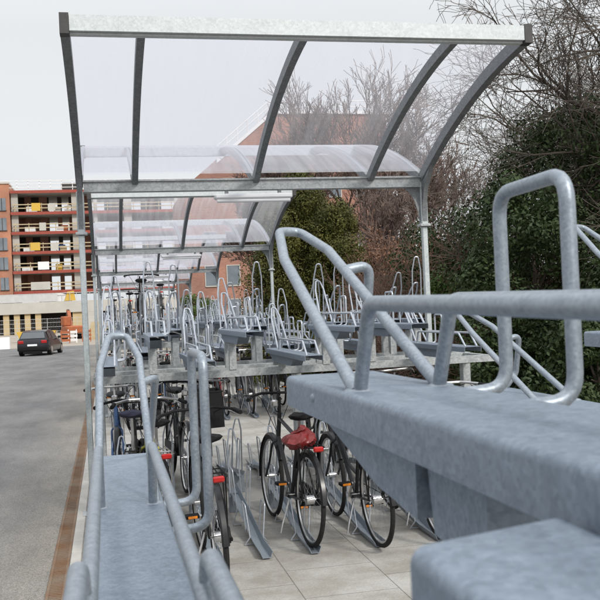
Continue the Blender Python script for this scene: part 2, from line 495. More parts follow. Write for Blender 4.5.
tag(dr.build('drain_channel', M['rust'], smooth=False, fix=False), kind='structure')

# ------------------------------------------------------------------ shelters
D = 8.3
PX0, PX1 = -.19, 3.055
RIBX = [-.19, .30, 1.41, 2.52, 3.055]
def wing(t, off=0):      # height of the rib centre line above the beam, t metres out
    return 2.965 + .51 * t - .0925 * t * t + off
def make_shelter():
    t = thing('bicycle_shelter', 'nearest bike shelter with open winged clear roof', 'shelter', (0, D, 0), 0, 'winged bicycle shelters in a row')
    for x in (PX0, PX1):
        m = MB()
        m.rbox(x - .026, x + .026, -.026, .026, 0, 2.50, .006)
        m.rbox(x - .034, x + .034, -.034, .034, 2.50, 2.89, .007)
        p = m.build('post', M['post'], t)
        c = MB(); c.rbox(x - .052, x + .052, -.052, .052, 2.50, 2.525, .004)
        c.build('collar', M['steel'], p)
        f = MB(); f.rbox(x - .09, x + .09, -.09, .09, .002, .014, .003)
        for sx in (-1, 1):
            for sy in (-1, 1): f.dome((x + sx * .065, sy * .065, .014), .012)
        f.build('base_plate', M['steel'], p)
        # knee bracket to the beam, on the hedge side only
        if x > 1:
            g = MB(); g.prism([(x - .036, 2.53), (x - .036, 2.885), (x - .20, 2.885), (x - .13, 2.83), (x - .085, 2.75), (x - .055, 2.64)], 1, -.004, .004)
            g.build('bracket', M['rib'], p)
        g = MB()
        for sy in (-1, 1):
            poly = [(sy * .036, 2.55), (sy * .05, 2.72), (sy * .10, 2.85), (sy * .30, wing(.3) - .05), (sy * .30, wing(.3) - .03), (sy * .036, 2.93)]
            g.prism(poly, 0, x - .022, x + .022)
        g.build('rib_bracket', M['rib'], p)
    m = MB()
    m.b2(PX0 + .035, PX1 - .035, -.035, .035, 2.892, 2.97)
    m.b2(PX0 + .03, PX1 - .03, -.055, .055, 2.972, 2.988)
    m.b2(PX0 + .035, PX1 - .035, -.05, .05, 2.882, 2.891)
    m.build('beam', M['steel'], t)
    for side in (-1, 1):
        for x in RIBX:
            m = MB(); rings = []
            ext = x in (PX0, PX1)
            w = .030 if ext else .027
            for k in range(15):
                q = .03 + k * (2.25 - .03) / 14
                sl_ = .51 - .185 * q
                nz = 1 / math.hypot(1, sl_); ny = -sl_ * nz
                cc = Vector((x, side * q, wing(q)))
                nn = Vector((0, side * ny, nz)); hh = .048 if ext else .04
                rings.append([cc + Vector((-w, 0, 0)) - nn * hh, cc + Vector((w, 0, 0)) - nn * hh, cc + Vector((w, 0, 0)) + nn * hh, cc + Vector((-w, 0, 0)) + nn * hh])
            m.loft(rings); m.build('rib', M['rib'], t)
        ze = wing(2.28)
        m = MB()
        y0, y1 = (side * 2.255, side * 2.335)
        m.b2(PX0 + .03, PX1 - .03, y0, y1, ze - .03, ze + .075)
        m.b2(PX0 + .03, PX1 - .03, side * 2.25, side * 2.30, ze - .045, ze - .032)
        b = m.build('fascia_bar', M['zinc'], t)
        m = MB()
        for x in (PX0 - .002, PX1 + .002):
            m = MB(); m.b2(x - .03, x + .03, side * 2.25, side * 2.34, ze - .05, ze + .085)
            m.build('end_cap', M['endcap'], b)
        xs = RIBX
        for i in range(4):
            m = MB(); N = 18
            for k in range(N):
                q0, q1 = .06 + k * 2.2 / N, .06 + (k + 1) * 2.2 / N
                m.quad((xs[i] + .004, side * q0, wing(q0, .056)), (xs[i + 1] - .004, side * q0, wing(q0, .056)),
                       (xs[i + 1] - .004, side * q1, wing(q1, .056)), (xs[i] + .004, side * q1, wing(q1, .056)))
            m.build('roof_pane', M['poly'], t, fix=False)
    # lamp under the beam, its ends on two clips
    m = MB(); m.rbox(1.02, 1.75, -.06, .06, 2.80, 2.845, .012)
    lm = m.build('lamp', M['white'], t)
    m = MB(); m.tube([(1.04, -.025, 2.785), (1.73, -.025, 2.785)], .02, 10); m.build('lamp_cover', M['white'], lm)
    for x in (1.12, 1.62):
        m = MB(); m.b2(x, x + .03, -.02, .02, 2.845, 2.882); m.build('clip', M['steel'], lm)
    return t
sh = make_shelter()
for k in range(2, 6):
    copy_thing(sh, (0, D * k, 0), 0, 'bike shelter with winged clear roof, %s along the row from the camera' % ORD[k - 1])

# ------------------------------------------------------------------ upper trays
def channel_mb(w, h, y0, y1, r=.008, t=.003, z0=0., z1=0.):
    """inverted U sheet profile; z0/z1 = top height at y0/y1"""
    prof = []
    hw = w / 2
    def side(hw, top, r):
        a = [(-hw, -h)]
        for k in range(7):
            q = PI - k * PI / 12
            a.append((-hw + r + r * math.cos(q), top - r + r * math.sin(q)))
        return a
    L_ = side(hw, 0, r); outer = L_ + [(-x, z) for x, z in L_[::-1]]
    Li = side(hw - t, -t, max(r - t, .002)); inner = Li + [(-x, z) for x, z in Li[::-1]]
    ring = outer + inner[::-1]
    n = len(ring); vs = []
    for (yy, zz) in ((y0, z0), (y1, z1)):
        vs += [(x, yy, z + zz) for x, z in ring]
    fs = []
    for i in range(n):
        j = (i + 1) % n; fs.append((i, j, n + j, n + i))
    no = len(outer)
    for i in range(no - 1):
        a, b, c, d = i, i + 1, n - 2 - i, n - 1 - i
        fs.append((a, b, c, d)); fs.append((n + a, n + d, n + c, n + b))
    m = MB(); m.add(vs, fs); return m

TR = .0080
def make_tray(label, e=.5, near=1.15, hr=.095, tilt=0., hp=(.42, .17, .56, .23), loop=(0.0, -.165, .235), tall=None, stubs=False, rise=None,
              arm=True, hook=True, wire='galv', z_arm=.0, rsl=0., rails=True, tall_lean=.05):
    t = thing('upper_bike_tray', label, 'bike tray', (0, 0, 0))
    c = channel_mb(.136, .042, -near, e, z0=tilt * near, z1=-tilt * e).build('channel', M['sheet'], t)
    for yy in (e - .17, -near + .12):
        for sx in (-1, 1):
            g = MB(); g.dome((sx * .068, yy, -.018 - tilt * yy), .0058, (sx, 0, 0), .6); g.build('bolt', M['galv'], c)
    W = M[wire]
    zt = lambda y: -tilt * y
    for sx in ((-1, 1) if rails else ()):
        m = MB()
        if stubs:
            pts = [(sx * .046, .0, zt(0) - .002), (sx * .046, -.05, hr), (sx * .046, -near, hr - rsl * near)]
        else:
            pts = [(sx * .046, .0, -.002), (sx * .046, -.05, hr), (sx * .046, -near + .16, hr - rsl * (near - .21)), (sx * .046, -near + .03, -.002)]
        m.tube(fillet(pts, .03), TR, 12); m.dome((sx * .046, 0, -.001), TR * 1.7, (0, 0, 1), .35); m.build('rail', W, t)
    if stubs:
        for sx in (-1, 1):
            m = MB(); m.tube(fillet([(sx * .047, -.90, hr - .08), (sx * .052, -.92, hr + .03), (sx * .052, -near, hr + .055)], .024, 6), TR * 1.05, 12)
            m.build('handle', W, t)
    hy1, hz1, hy2, hz2 = hp
    m = MB()
    m.tube(fillet([(-.05, 0, -.002), (-.041, hy1, hz1), (-.020, hy2, hz2), (.020, hy2 + .02, hz2), (.043, hy1 + .05, hz1 + .015), (.052, .01, -.002)], .028, 6), TR, 12)
    for px_ in (-.05, .052): m.dome((px_, .005, -.001), TR * 1.7, (0, 0, 1), .35)
    h = m.build('wheel_hairpin', W, t)
    if hook:
        f = .8; a = Vector((.052, .01, 0)).lerp(Vector((.043, hy1 + .05, hz1 + .015)), f)
        m = MB(); m.tube(fillet([a, (.088, a.y + .01, a.z + .008), (.082, a.y + .03, a.z - .10), (.045, e - .01, zt(e) - .002)] if e > .25 and hy1 > .35 else
                                [a, (.075, a.y + .03, a.z + .008), (.068, e - .03, zt(e) - .004)], .026, 6), TR, 12)
        m.build('hook', W, h)
    if loop:
        l1, l2, lz = loop
        m = MB(); m.tube(fillet([(.066, l1, -.012), (.129, l1, -.008), (.129, l1, lz), (.129, l2, lz), (.129, l2, -.008), (.066, l2, -.012)], .03, 6), TR * 1.0, 12)
        m.build('side_loop', W, t)
    if tall:
        ty, tz = tall
        m = MB(); ln = tall_lean; m.tube(fillet([(-.048, ty, -.002), (-.044, ty + ln * .7, tz - .14), (-.018, ty + ln, tz), (.018, ty + ln, tz), (.044, ty + ln * .7, tz - .14), (.048, ty, -.002)], .03, 5), TR * .8, 8)
        m.build('tall_hoop', W, t)
    if arm:
        m = MB()
        m.prism([(-.62, -.043), (-.50, -.11), (e - .22, -.11), (e - .02, -.044)], 0, -.045, .045)
        m.build('support_arm', M['sheet'], t)
    if rise:
        m = MB(); m.b2(-.03, .03, e - .16, e - .1, -rise, -.075); m.build('stand', M['steel'], t)
        m = MB(); m.b2(-.03, .03, e - .42, e - .36, -rise, -.118); m.build('stand', M['steel'], t)
    return t

G0 = 'upper bike trays close to the camera'
tl = make_tray('pale low tray beside the drain, seen along its flat top with tubes at both edges', e=.68, near=2.6, hr=.113, tilt=.014,
               hp=(.28, .235, .40, .298), loop=(.03, -.18, .27), stubs=True, z_arm=0)
tl.location = (.022, 1.66, 1.41); tag(tl, group=G0)
tr_ = make_tray('big high tray reaching across from the right edge, tall square loop on its far side', e=.31, near=1.9, hr=.096, tilt=.006,
                hp=(.42, .172, .56, .228), loop=(0.0, -.155, .215), arm=False, rsl=.02)
tr_.location = (.316, .96, 1.657); tag(tr_, group=G0)
m = MB(); m.prism([(.25, -.044), (-.03, -.100), (-.157, -.108), (-.157, -.044)], 0, -.04, .03); m.build('support_arm', M['sheet'], tr_)
m = MB(); m.prism([(-.165, -.044), (-.18, -.118), (-.30, -.122), (-.30, -.046)], 0, -.032, .03); m.build('support_plate', M['sheet'], tr_)
# the tray end nearest the camera: only its far, open end is in reach of the photo
tb = thing('upper_bike_tray', 'blunt tray end with one bolt, closest of all trays to the camera', 'bike tray', (.192, .0, 1.63), 0, G0)
cm = channel_mb(.102, .06, -1.2, .44, r=.009)
cm.v = [(x, y + ((.30 * x) if y > 0 else 0), z) for x, y, z in cm.v]
c = cm.build('channel', M['sheet'], tb)
for sx in (-1, 1):
    g = MB(); g.dome((sx * .051, .405 + .30 * sx * .047, -.022), .0058, (sx, 0, 0), .8); g.build('bolt', M['galv'], c)
t3 = make_tray('mostly hidden tray whose sloping hairpin shows below the two horizontal tubes', e=.4, near=2.9, hp=(.40, .16, .58, .225), loop=None, arm=False, rails=False)
t3.location = (1.055, 2.0, 1.50); tag(t3, group=G0)
t4 = make_tray('tray cut off at the right picture edge, a square end under a bent tube', e=.45, near=2.85, hp=(.40, .22, .56, .31), loop=None, arm=False)
t4.location = (1.40, 1.9, 1.65); tag(t4, group=G0)
# the frame that carries the near trays, off to the right and below the picture
rf = thing('rack_frame', 'steel frame carrying the trays nearest the camera', 'rack frame', (0, 0, 0), 0, 'bike rack frames')
m = MB(); m.b2(-.35, 2.6, -.9, -.82, 1.16, 1.26); m.build('beam', M['steel'], rf)
for x in (-.3, 1.1, 2.5):
    m = MB(); m.rbox(x - .04, x + .04, -.9, -.82, 0, 1.158, .006); m.build('post', M['steel'], rf)
for x, z in ((.022, 1.40), (.160, 1.565), (.316, 1.625), (1.055, 1.455), (1.40, 1.605)):
    m = MB(); m.b2(x - .022, x + .022, -.885, -.835, 1.262, z); m.build('stand', M['steel'], rf)

# trays of the racks further back
LEV = [(.01, 0), (.36, 1), (.68, 0), (1.05, 1), (1.48, 0), (1.87, 1), (2.28, 1), (2.72, 0)]
ZL, ZH = 1.41, 1.605
base_variants = []
def variant(v, hi):
    rng = random.Random(50 + v * 2 + hi)
    return make_tray('x', e=.5, near=1.15, hr=.1, hp=[(.30, .27, .40, .36), (.36, .22, .5, .32), (.22, .30, .29, .39)][v],
                     loop=(.0, -.17, .24) if v != 1 else (.05, -.15, .26), tall=[(.40, .62), (.44, .46), (.34, .54)][v] if hi else [(.42, .40), (.38, .62), (.36, .55)][v],
                     rise=(ZH if hi else ZL) - 1.262, wire='wire', tall_lean=[.05, .22, -.10][v])
VAR = {(v, hi): variant(v, hi) for v in range(3) for hi in (0, 1)}
used = set()
LEV2 = [(.02 + i * .272, (1, 0, 1)[(i * 2) % 3] if i % 5 else 0) for i in range(12)]
def rack(k):
    yk = D * k
    fr = thing('rack_frame', 'two tier rack frame below the %s shelter from the camera' % ORD[k - 1], 'rack frame', (0, yk, 0), 0, 'bike rack frames')
    m = MB(); m.b2(-.13, 3.45, -.05, .05, 1.155, 1.26); m.build('beam', M['steel'], fr)
    for x in (-.09, 1.72, 3.41):
        m = MB(); m.rbox(x - .04, x + .04, -.045, .045, 0, 1.153, .006); m.rbox(x - .09, x + .09, -.4, .4, .002, .03, .004)
        m.build('post', M['steel'], fr)
    m = MB(); m.b2(-.13, 3.45, -.66, -.60, 1.2, 1.262); m.build('cross_rail', M['steel'], fr)
    m = MB(); m.b2(-.13, 3.45, .60, .66, 1.2, 1.262); m.build('cross_rail', M['steel'], fr)
    m = MB()
    for x in (-.09, 1.72, 3.41):
        m.b2(x - .03, x + .03, -.60, -.051, 1.2, 1.255); m.b2(x - .03, x + .03, .051, .60, 1.2, 1.255)
    m.build('cantilever', M['steel'], fr)
    for side in (-1, 1):
        for i, (x, hi) in enumerate(LEV if (k == 1 and side < 0) else LEV2):
            if side == 1: x = x + .06; hi = 1 - hi
            v = (i * 2 + k + (side > 0)) % 3
            lab = 'upper tray %s from the road on the %s side of the %s rack back' % (ORD[i], 'near' if side < 0 else 'far', ORD[k - 1])
            src = VAR[(v, hi)]
            loc = (x + random.uniform(-.015, .015), yk + side * .75 , ZH if hi else ZL)
            rz = (0 if side < 0 else PI) + random.uniform(-.012, .012)
            if (v, hi) not in used:
                used.add((v, hi)); o = src; o.location = loc; o.rotation_euler = (0, 0, rz); o['label'] = lab
            else:
                o = copy_thing(src, loc, rz, lab)
            o['group'] = 'upper trays of the racks further back'
for k in (1, 2, 3, 4): rack(k)

# ------------------------------------------------------------------ floor trays
def make_floor_tray(label):
    t = thing('floor_bike_tray', label, 'bike tray', (0, 0, 0), 0, 'floor level bike trays')
    # open channel, near end on the ground, far end lifted on a foot; origin at the near end
    m = MB(); P = lambda y: .012 + max(0, y - .35) * .12
    prof = [(-.042, .04), (-.026, 0), (.026, 0), (.042, .04), (.046, .04), (.029, -.004), (-.029, -.004), (-.046, .04)]
    rings = [[Vector((x, yy, z + P(yy))) for x, z in prof] for yy in (0, .35, 1.0, 1.75)]
    m.loft(rings); m.build('channel', M['galv'], t)
    for (yy, hh) in ((.55, .26), (1.2, .34)):
        m = MB()
        for sx in (-1, 1):
            m.tube(fillet([(sx * .05, yy - .12, .02 + P(yy)), (sx * .075, yy - .1, P(yy) + hh), (sx * .075, yy + .06, P(yy) + hh), (sx * .05, yy + .08, .02 + P(yy))], .02, 4), .006, 6)
            m.tube([(sx * .05, yy - .12, .02 + P(yy)), (sx * .09, yy - .12, .008), (sx * .02, yy - .12, .006)], .006, 6)
        m.build('wheel_guard', M['wire'], t)
    m = MB(); m.tube(fillet([(-.05, 1.5, .15), (-.04, 1.62, .6), (-.015, 1.66, .72), (.015, 1.66, .72), (.04, 1.62, .6), (.05, 1.5, .15)], .03, 5), .007, 8)
    m.build('wheel_hairpin', M['wire'], t)
    m = MB(); m.b2(-.05, .05, 1.58, 1.64, 0, P(1.6) + .006); m.build('foot', M['galv'], t)
    return t
FX = [.08, .36, .68, 1.03, 1.38, 1.86, 2.33, 2.74]
ft0 = make_floor_tray('x')
first = True
for k in (1, 2, 3):
    for i, x in enumerate(FX):
        for side in (-1, 1):
            xx = x + (.16 if side > 0 else 0)
            loc = (xx, D * k + side * 2.03, 0.002); rz = 0 if side < 0 else PI
            lab = 'floor channel %s from the road on the %s side of the %s rack back' % (ORD[i], 'near' if side < 0 else 'far', ORD[k - 1])
            if first: ft0.location = loc; ft0.rotation_euler = (0, 0, rz); ft0['label'] = lab; first = False
            else: copy_thing(ft0, loc, rz, lab)

# ------------------------------------------------------------------ bicycles
WR = .34
def arc_strip(m, c, rad, a0, a1, w, n=14):
    rings = []
    for k in range(n + 1):
        a = R(a0 + (a1 - a0) * k / n)
        pr = []
        for (x, dr_) in ((-w, -.012), (-w * .6, .004), (w * .6, .004), (w, -.012), (w * .6, 0.0), (-w * .6, 0.0)):
            rr = rad + dr_
            pr.append(Vector((x, c[1] + rr * math.cos(a), c[2] + rr * math.sin(a))))
        rings.append(pr)
    m.loft(rings)

def make_bike(label, frame='black', saddle='blackplastic', step=True, front_basket=None, carrier=True, light=True, guard=True, fenders='black', group='bicycles parked on the floor trays', turn=0., sz=.95):
    t = thing('bicycle', label, 'bicycle', (0, 0, 0), 0, group)
    FM = M[frame]
    rh = Vector((0, 0, WR)); fh = Vector((0, 1.08, WR)); bb = Vector((0, .46, .29)); st = Vector((0, .27, .80)); ht = Vector((0, .80, .90)); hb = Vector((0, .85, .68))
    m = MB()
    m.tube([bb, st], .015, 8); m.tube([ht, hb], .018, 8)
    m.tube([hb + Vector((0, -.005, .02)), bb], .017, 8)
    if step: m.tube(fillet([hb + Vector((0, -.01, .10)), (0, .60, .50), (0, .40, .46)], .2, 5), .014, 8)
    else: m.tube([ht + Vector((0, .01, -.05)), st + Vector((0, .01, -.05))], .015, 8)
    for sx in (-1, 1):
        m.tube([bb + Vector((sx * .03, -.02, 0)), rh + Vector((sx * .055, 0, 0))], .009, 6)
        m.tube([st + Vector((sx * .012, 0, -.06)), rh + Vector((sx * .055, 0, 0))], .008, 6)
    m.tube([bb + Vector((-.045, 0, 0)), bb + Vector((.045, 0, 0))], .024, 10)
    m.build('frame', FM, t)
    # front assembly
    m = MB()
    for sx in (-1, 1):
        m.tube(fillet([hb + Vector((0, 0, -.005)), hb + Vector((sx * .05, .005, -.03)), (sx * .052, .95, .48), fh + Vector((sx * .052, 0, 0))], .04, 4), .010, 7)
    m.build('fork', FM, t)
    for nm, h in (('rear_wheel', rh), ('front_wheel', fh)):
        m = MB(); m.torus(h, WR - .035, .012, 40, 6, 0, .9); w = m.build(nm, M['chrome'], t)
        m = MB(); m.torus(h, WR - .018, .018, 44, 8); m.build('tyre', M['rubber'], w)
        m = MB()
        for q in range(28):
            a = 2 * PI * q / 28; s = (-1) ** q
            a2 = a + s * .5 * (1 if q % 4 < 2 else -1)
            m.tube([h + Vector((s * .028, .02 * math.cos(a2), .02 * math.sin(a2))), h + Vector((0, (WR - .04) * math.cos(a), (WR - .04) * math.sin(a)))], .0011, 3, caps=False)
        m.build('spokes', M['spoke'], w)
        m = MB(); m.tube([h + Vector((-.05, 0, 0)), h + Vector((-.034, 0, 0)), h + Vector((-.03, 0, 0)), h + Vector((.03, 0, 0)), h + Vector((.034, 0, 0)), h + Vector((.05, 0, 0))],
                         [.008, .008, .034 if nm == 'rear_wheel' else .022, .034 if nm == 'rear_wheel' else .022, .008, .008], 12)
        m.build('hub', M['chrome'], w)
    if fenders:
        m = MB(); arc_strip(m, rh, WR + .018, 30, 176, .024)
        for sx in (-1, 1): m.tube([rh + Vector((sx * .05, 0, 0)), rh + Vector((sx * .02, (WR + .01) * math.cos(R(165)), (WR + .01) * math.sin(R(165))))], .003, 5)
        m.build('mudguard', M[fenders], t)
        m = MB(); arc_strip(m, fh, WR + .018, -10, 150, .026); m.build('mudguard', M[fenders], t)
    m = MB()
    rot = Matrix.Rotation(turn, 3, 'Z')
    def H(x, y, z): return Vector((0, .80, 0)) + rot @ Vector((x, y - .80, z))
    m.tube([ht - Vector((0, 0, .03)), H(0, .785, 1.03)], .012, 8)
    m.tube(fillet([H(-.29, .60, 1.03), H(-.26, .70, 1.045), H(-.14, .81, 1.06), H(.14, .81, 1.06), H(.26, .70, 1.045), H(.29, .60, 1.03)], .06, 5), .011, 8)
    hbq = m.build('handlebar', M['chrome'] if frame not in ('black',) else M['blackplastic'], t)
    for sx in (-1, 1):
        m = MB(); m.tube([H(sx * .262, .695, 1.043), H(sx * .292, .59, 1.029)], .016, 9); m.build('grip', M['blackplastic'], hbq)
    for sx in (-1, 1):
        m = MB(); m.tube(fillet([H(sx * .2, .76, 1.05), H(sx * .215, .80, 1.045), H(sx * .27, .72, 1.01)], .03, 3), .005, 6); m.build('brake_lever', M['chrome'], hbq)
    m = MB()
    m.tube(fillet([H(.2, .78, 1.05), H(.12, .92, 1.0), H(.03, .9, .8)], .1, 5), .003, 5); m.tube(fillet([H(-.2, .78, 1.05), H(-.13, .93, 1.02), (0, .83, .7)], .1, 5), .003, 5)
    m.build('cable', M['blackplastic'], hbq)
    # seat
    m = MB(); m.tube([st - Vector((0, 0, .1)), (0, st.y - .03, sz - .05)], .012, 8); m.build('seat_post', M['chrome'], t)
    m = MB()
    rings = []
    for yy, w, hh, dz in ((-.13, .055, .03, .01), (-.11, .095, .05, .012), (-.04, .098, .055, .0), (.03, .06, .05, -.004), (.10, .028, .042, -.002), (.14, .018, .03, -.006)):
        rg = []
        for q in range(10):
            a = 2 * PI * q / 10
            rg.append(Vector((w * math.cos(a), st.y - .03 + yy, sz - .02 + dz + hh / 2 * math.sin(a) * (1 if math.sin(a) > 0 else 1.3))))
        rings.append(rg)
    m.loft(rings); m.build('saddle', M[saddle], t)
    m = MB()
    m.tube(fillet([bb + Vector((-.06, 0, 0)), bb + Vector((.06, 0, 0))], .01), .008, 6)
    m.tube([bb + Vector((.06, 0, 0)), bb + Vector((.065, .12, -.12))], .009, 6); m.tube([bb + Vector((-.06, 0, 0)), bb + Vector((-.065, -.12, .12))], .009, 6)
    m.torus(bb + Vector((.05, 0, 0)), .085, .006, 24, 5)
    cr = m.build('crank', M['chrome'], t)
    for sx, dy, dz in ((1, .12, -.12), (-1, -.12, .12)):
        m = MB(); m.rbox(bb.x + sx * .075 - .0 if sx > 0 else -.165, bb.x + .165 if sx > 0 else -.075, bb.y + dy - .035, bb.y + dy + .035, bb.z + dz - .012, bb.z + dz + .012, .004)
        p = m.build('pedal', M['blackplastic'], cr)
        m = MB(); m.b2(sx * .12 - .03, sx * .12 + .03, bb.y + dy - .040, bb.y + dy - .036, bb.z + dz - .008, bb.z + dz + .008); m.build('reflector', M['amber'], p)
    if guard:
        m = MB(); rings = []
        m.prism([(bb.y + .11, bb.z + .02), (bb.y + .09, bb.z + .095), (bb.y, bb.z + .115), (rh.y - .02, rh.z + .05), (rh.y - .06, rh.z), (rh.y - .02, rh.z - .045), (bb.y - .02, bb.z - .09), (bb.y + .08, bb.z - .07)], 0, .058, .074)
        m.build('chain_guard', M['blackplastic'], t)
    else:
        m = MB(); m.tube([bb + Vector((.05, 0, .085)), rh + Vector((.05, 0, .035))], .004, 5); m.tube([bb + Vector((.05, 0, -.085)), rh + Vector((.05, 0, -.035))], .004, 5)
        m.build('chain', M['blackplastic'], t)
    if carrier:
        m = MB(); z = .745
        m.tube(fillet([(-.055, .22, z), (-.06, -.20, z), (.06, -.20, z), (.055, .22, z)], .03, 4), .006, 6)
        for x in (-.02, .02): m.tube([(x, .2, z), (x, -.2, z)], .004, 5)
        for yy in (.1, -.05): m.tube([(-.06, yy, z), (.06, yy, z)], .005, 5)
        for sx in (-1, 1):
            m.tube([(sx * .06, -.1, z), (sx * .06, 0, WR)], .005, 5); m.tube([(sx * .06, .05, z), (sx * .06, .005, WR)], .005, 5)
        cg = m.build('carrier', M['blackplastic'] if frame == 'black' else M['chrome'], t)
    if light:
        m = MB(); m.rbox(-.036, .036, -.245, -.215, .72, .757, .008); m.build('tail_light', M['redlens'], t)
    m = MB(); m.rbox(-.03, .03, .93, .98, .93, .99, .012); m.build('headlight', M['chrome'], t)
    m = MB(); m.tube(fillet([(-.04, .40, .28), (-.11, .36, .10), (-.13, .35, .03)], .03, 3), .007, 6); m.build('kickstand', M['chrome'], t)
    if front_basket == 'wire':
        m = MB()
        bx, y0, y1, z0, z1 = .15, .90, 1.15, .80, 1.03
        for zz, f in ((z0, .78), (z0 + .08, .86), (z0 + .16, .94), (z1, 1.)):
            yc = (y0 + y1) / 2; hy = (y1 - y0) / 2 * f
            m.tube([(-bx * f, yc - hy, zz), (bx * f, yc - hy, zz), (bx * f, yc + hy, zz), (-bx * f, yc + hy, zz)], .004 if zz < z1 else .007, 5, closed=True)
        for q in range(9):
            s_ = -1 + q / 4
            for yy in (-1, 1): m.tube([(bx * .78 * s_, 1.025 + yy * .125 * .78, z0), (bx * s_, 1.025 + yy * .125, z1)], .0025, 4)
            if q < 7:
                s2 = -1 + q / 3
                for sx in (-1, 1): m.tube([(sx * bx * .78, 1.025 + s2 * .125 * .78, z0), (sx * bx, 1.025 + s2 * .125, z1)], .0025, 4)
                m.tube([(-bx * .78, 1.025 + s2 * .125 * .78, z0), (bx * .78, 1.025 + s2 * .125 * .78, z0)], .0025, 4)
        m.build('basket', M['blackplastic'], t)
    if front_basket == 'box':
        m = MB()
        bx, y0, y1, z0, z1, ox = .085, .88, 1.16, .90, 1.16, .13
        for (a, b, c_, d) in ((ox - bx, ox - bx + .006, y0, y1), (ox + bx - .006, ox + bx, y0, y1), (ox - bx + .0065, ox + bx - .0065, y0, y0 + .006), (ox - bx + .0065, ox + bx - .0065, y1 - .006, y1)):
            m.b2(a, b, c_, d, z0, z1)
        m.b2(ox - bx + .007, ox + bx - .007, y0 + .007, y1 - .007, z0, z0 + .006)
        m.torus((0, 0, -50), .001, .0005, 3, 3)
        m.tube([(ox - bx, y0, z1), (ox + bx, y0, z1), (ox + bx, y1, z1), (ox - bx, y1, z1)], .007, 6, closed=True)
        m.v = [(x, y, z) if z > -10 else (ox, 1.0, z0 + .003) for x, y, z in m.v]
        m.tube([(0, .86, .98), (ox - .03, .89, 1.0)], .009, 6)
        m.build('basket', M['blackplastic'], t)
    return t

def put(o, x, y, yaw=0, z=.016, lean=0):
    o.location = (x, y, z); o.rotation_euler = (0, R(lean), R(yaw)); return o

b_navy = put(make_bike('dark bicycle with a navy saddle, nearest the road on the nearest rack', 'black', 'darkblue', sz=1.03), .14, 6.65, -3)
b_yel = put(make_bike('yellow bicycle with a dark wire basket at its handlebar', 'yellow', 'blackplastic', front_basket='wire', fenders='blackplastic', guard=False), .35, 6.65, 5)
b_box = put(make_bike('black bicycle with a boxy black basket, its rear wheel nearest the camera', 'black', 'blackplastic', front_basket='box'), .635, 5.62, 1.0, lean=-2)
b_red = put(make_bike('black bicycle carrying the crumpled red bag on its rear rack', 'black', step=False, turn=R(-4)), 1.385, 6.44, 4.5, lean=1.5)
b_five = put(make_bike('black bicycle with a silver hub gear, right of the red bag bicycle', 'black', light=False, turn=R(8), guard=False), 1.855, 6.25, 3.0, lean=-2)
b_six = put(make_bike('black bicycle on the nearest rack, partly hidden by the big high tray', 'black', turn=R(-10)), 2.33, 6.3, 1)
b_sev = put(make_bike('grey bicycle farthest right on the near side of the nearest rack', 'greyframe', step=False, turn=R(6)), 2.74, 6.35, -1)
# bag on the rear rack
bg = MB()
rng = random.Random(3)
from mathutils import noise as mnoise
rings = []
for iz in range(31):
    f = iz / 30; rg = []
    prof = (math.sin(PI * min(1, f * 1.08 + .02)) ** .38) if f < .92 else .52 - (f - .92) * 5
    prof = max(prof, .12)
    for q in range(56):
        a = 2 * PI * q / 56
        ca, sa = math.cos(a), math.sin(a)
        sq = (abs(ca) ** 2.8 + abs(sa) ** 2.8) ** (-1 / 2.8)
        p = Vector((ca * sq, sa * sq, f * 1.3))
        fold = 1 - abs(mnoise.noise(p * 1.9 + Vector((4, 1, 2)))) * 1.6          # sharp ridged folds
        fold += .45 * (1 - abs(mnoise.noise(p * 4.3)) * 1.6)
        k = prof * (.84 + .17 * fold)
        rg.append(Vector((.118 * ca * sq * k, .15 * sa * sq * k, f * .165 + .018 * mnoise.noise(p * 2.3) + .03 * ca * f)))
    rings.append(rg)
bg.loft(rings)
bag = bg.build('bag', M['redbag']); bag.location = (1.335, 6.46, .735); bag.scale = (1.0, .95, .85)
tag(bag, 'crumpled glossy red bag on the rear rack of a black bicycle', 'bag')

# further bicycles: copies of a few kinds with their own labels
kinds = [b_six, b_sev, make_bike('x', 'blueframe', group=None), make_bike('x', 'redframe', step=False, group=None), b_five]
cols = ['black', 'grey', 'blue', 'dark red', 'black']
first_use = {2: kinds[2], 3: kinds[3]}
def more(k, side, xs, seed):
    rng = random.Random(seed)
    for i, x in enumerate(xs):
        q = rng.choice([0, 0, 4, 1, 2, 3, 0])
        y = D * k + side * (1.55 + rng.uniform(-.12, .12))
        lab = '%s bicycle %s from the road on the %s side of the %s rack back' % (cols[q], ORD[i], 'near' if side < 0 else 'far', ORD[k - 1])
        rz = (0 if side < 0 else PI) + R(rng.uniform(-4, 4))
        if q in first_use:
            o = first_use.pop(q); o['label'] = lab; o['group'] = 'bicycles parked on the floor trays'
        else: o = copy_thing(kinds[q], (0, 0, 0), 0, lab)
        o.location = (x, y, .016); o.rotation_euler = (0, R(rng.uniform(-3, 3)), rz)
more(1, 1, [.08, .62, .92, 2.05, 2.5, 2.9], 5)
more(2, -1, [.1, .5, .95, 1.45, 1.9, 2.32, 2.75, 3.1], 11)
more(2, 1, [.3, .9, 1.6, 2.1, 2.6], 12)
more(3, -1, [.1, .5, 1.0, 1.5, 2.0, 2.5, 2.9], 13)
more(4, -1, [.2, .7, 1.2, 1.8, 2.4], 14)
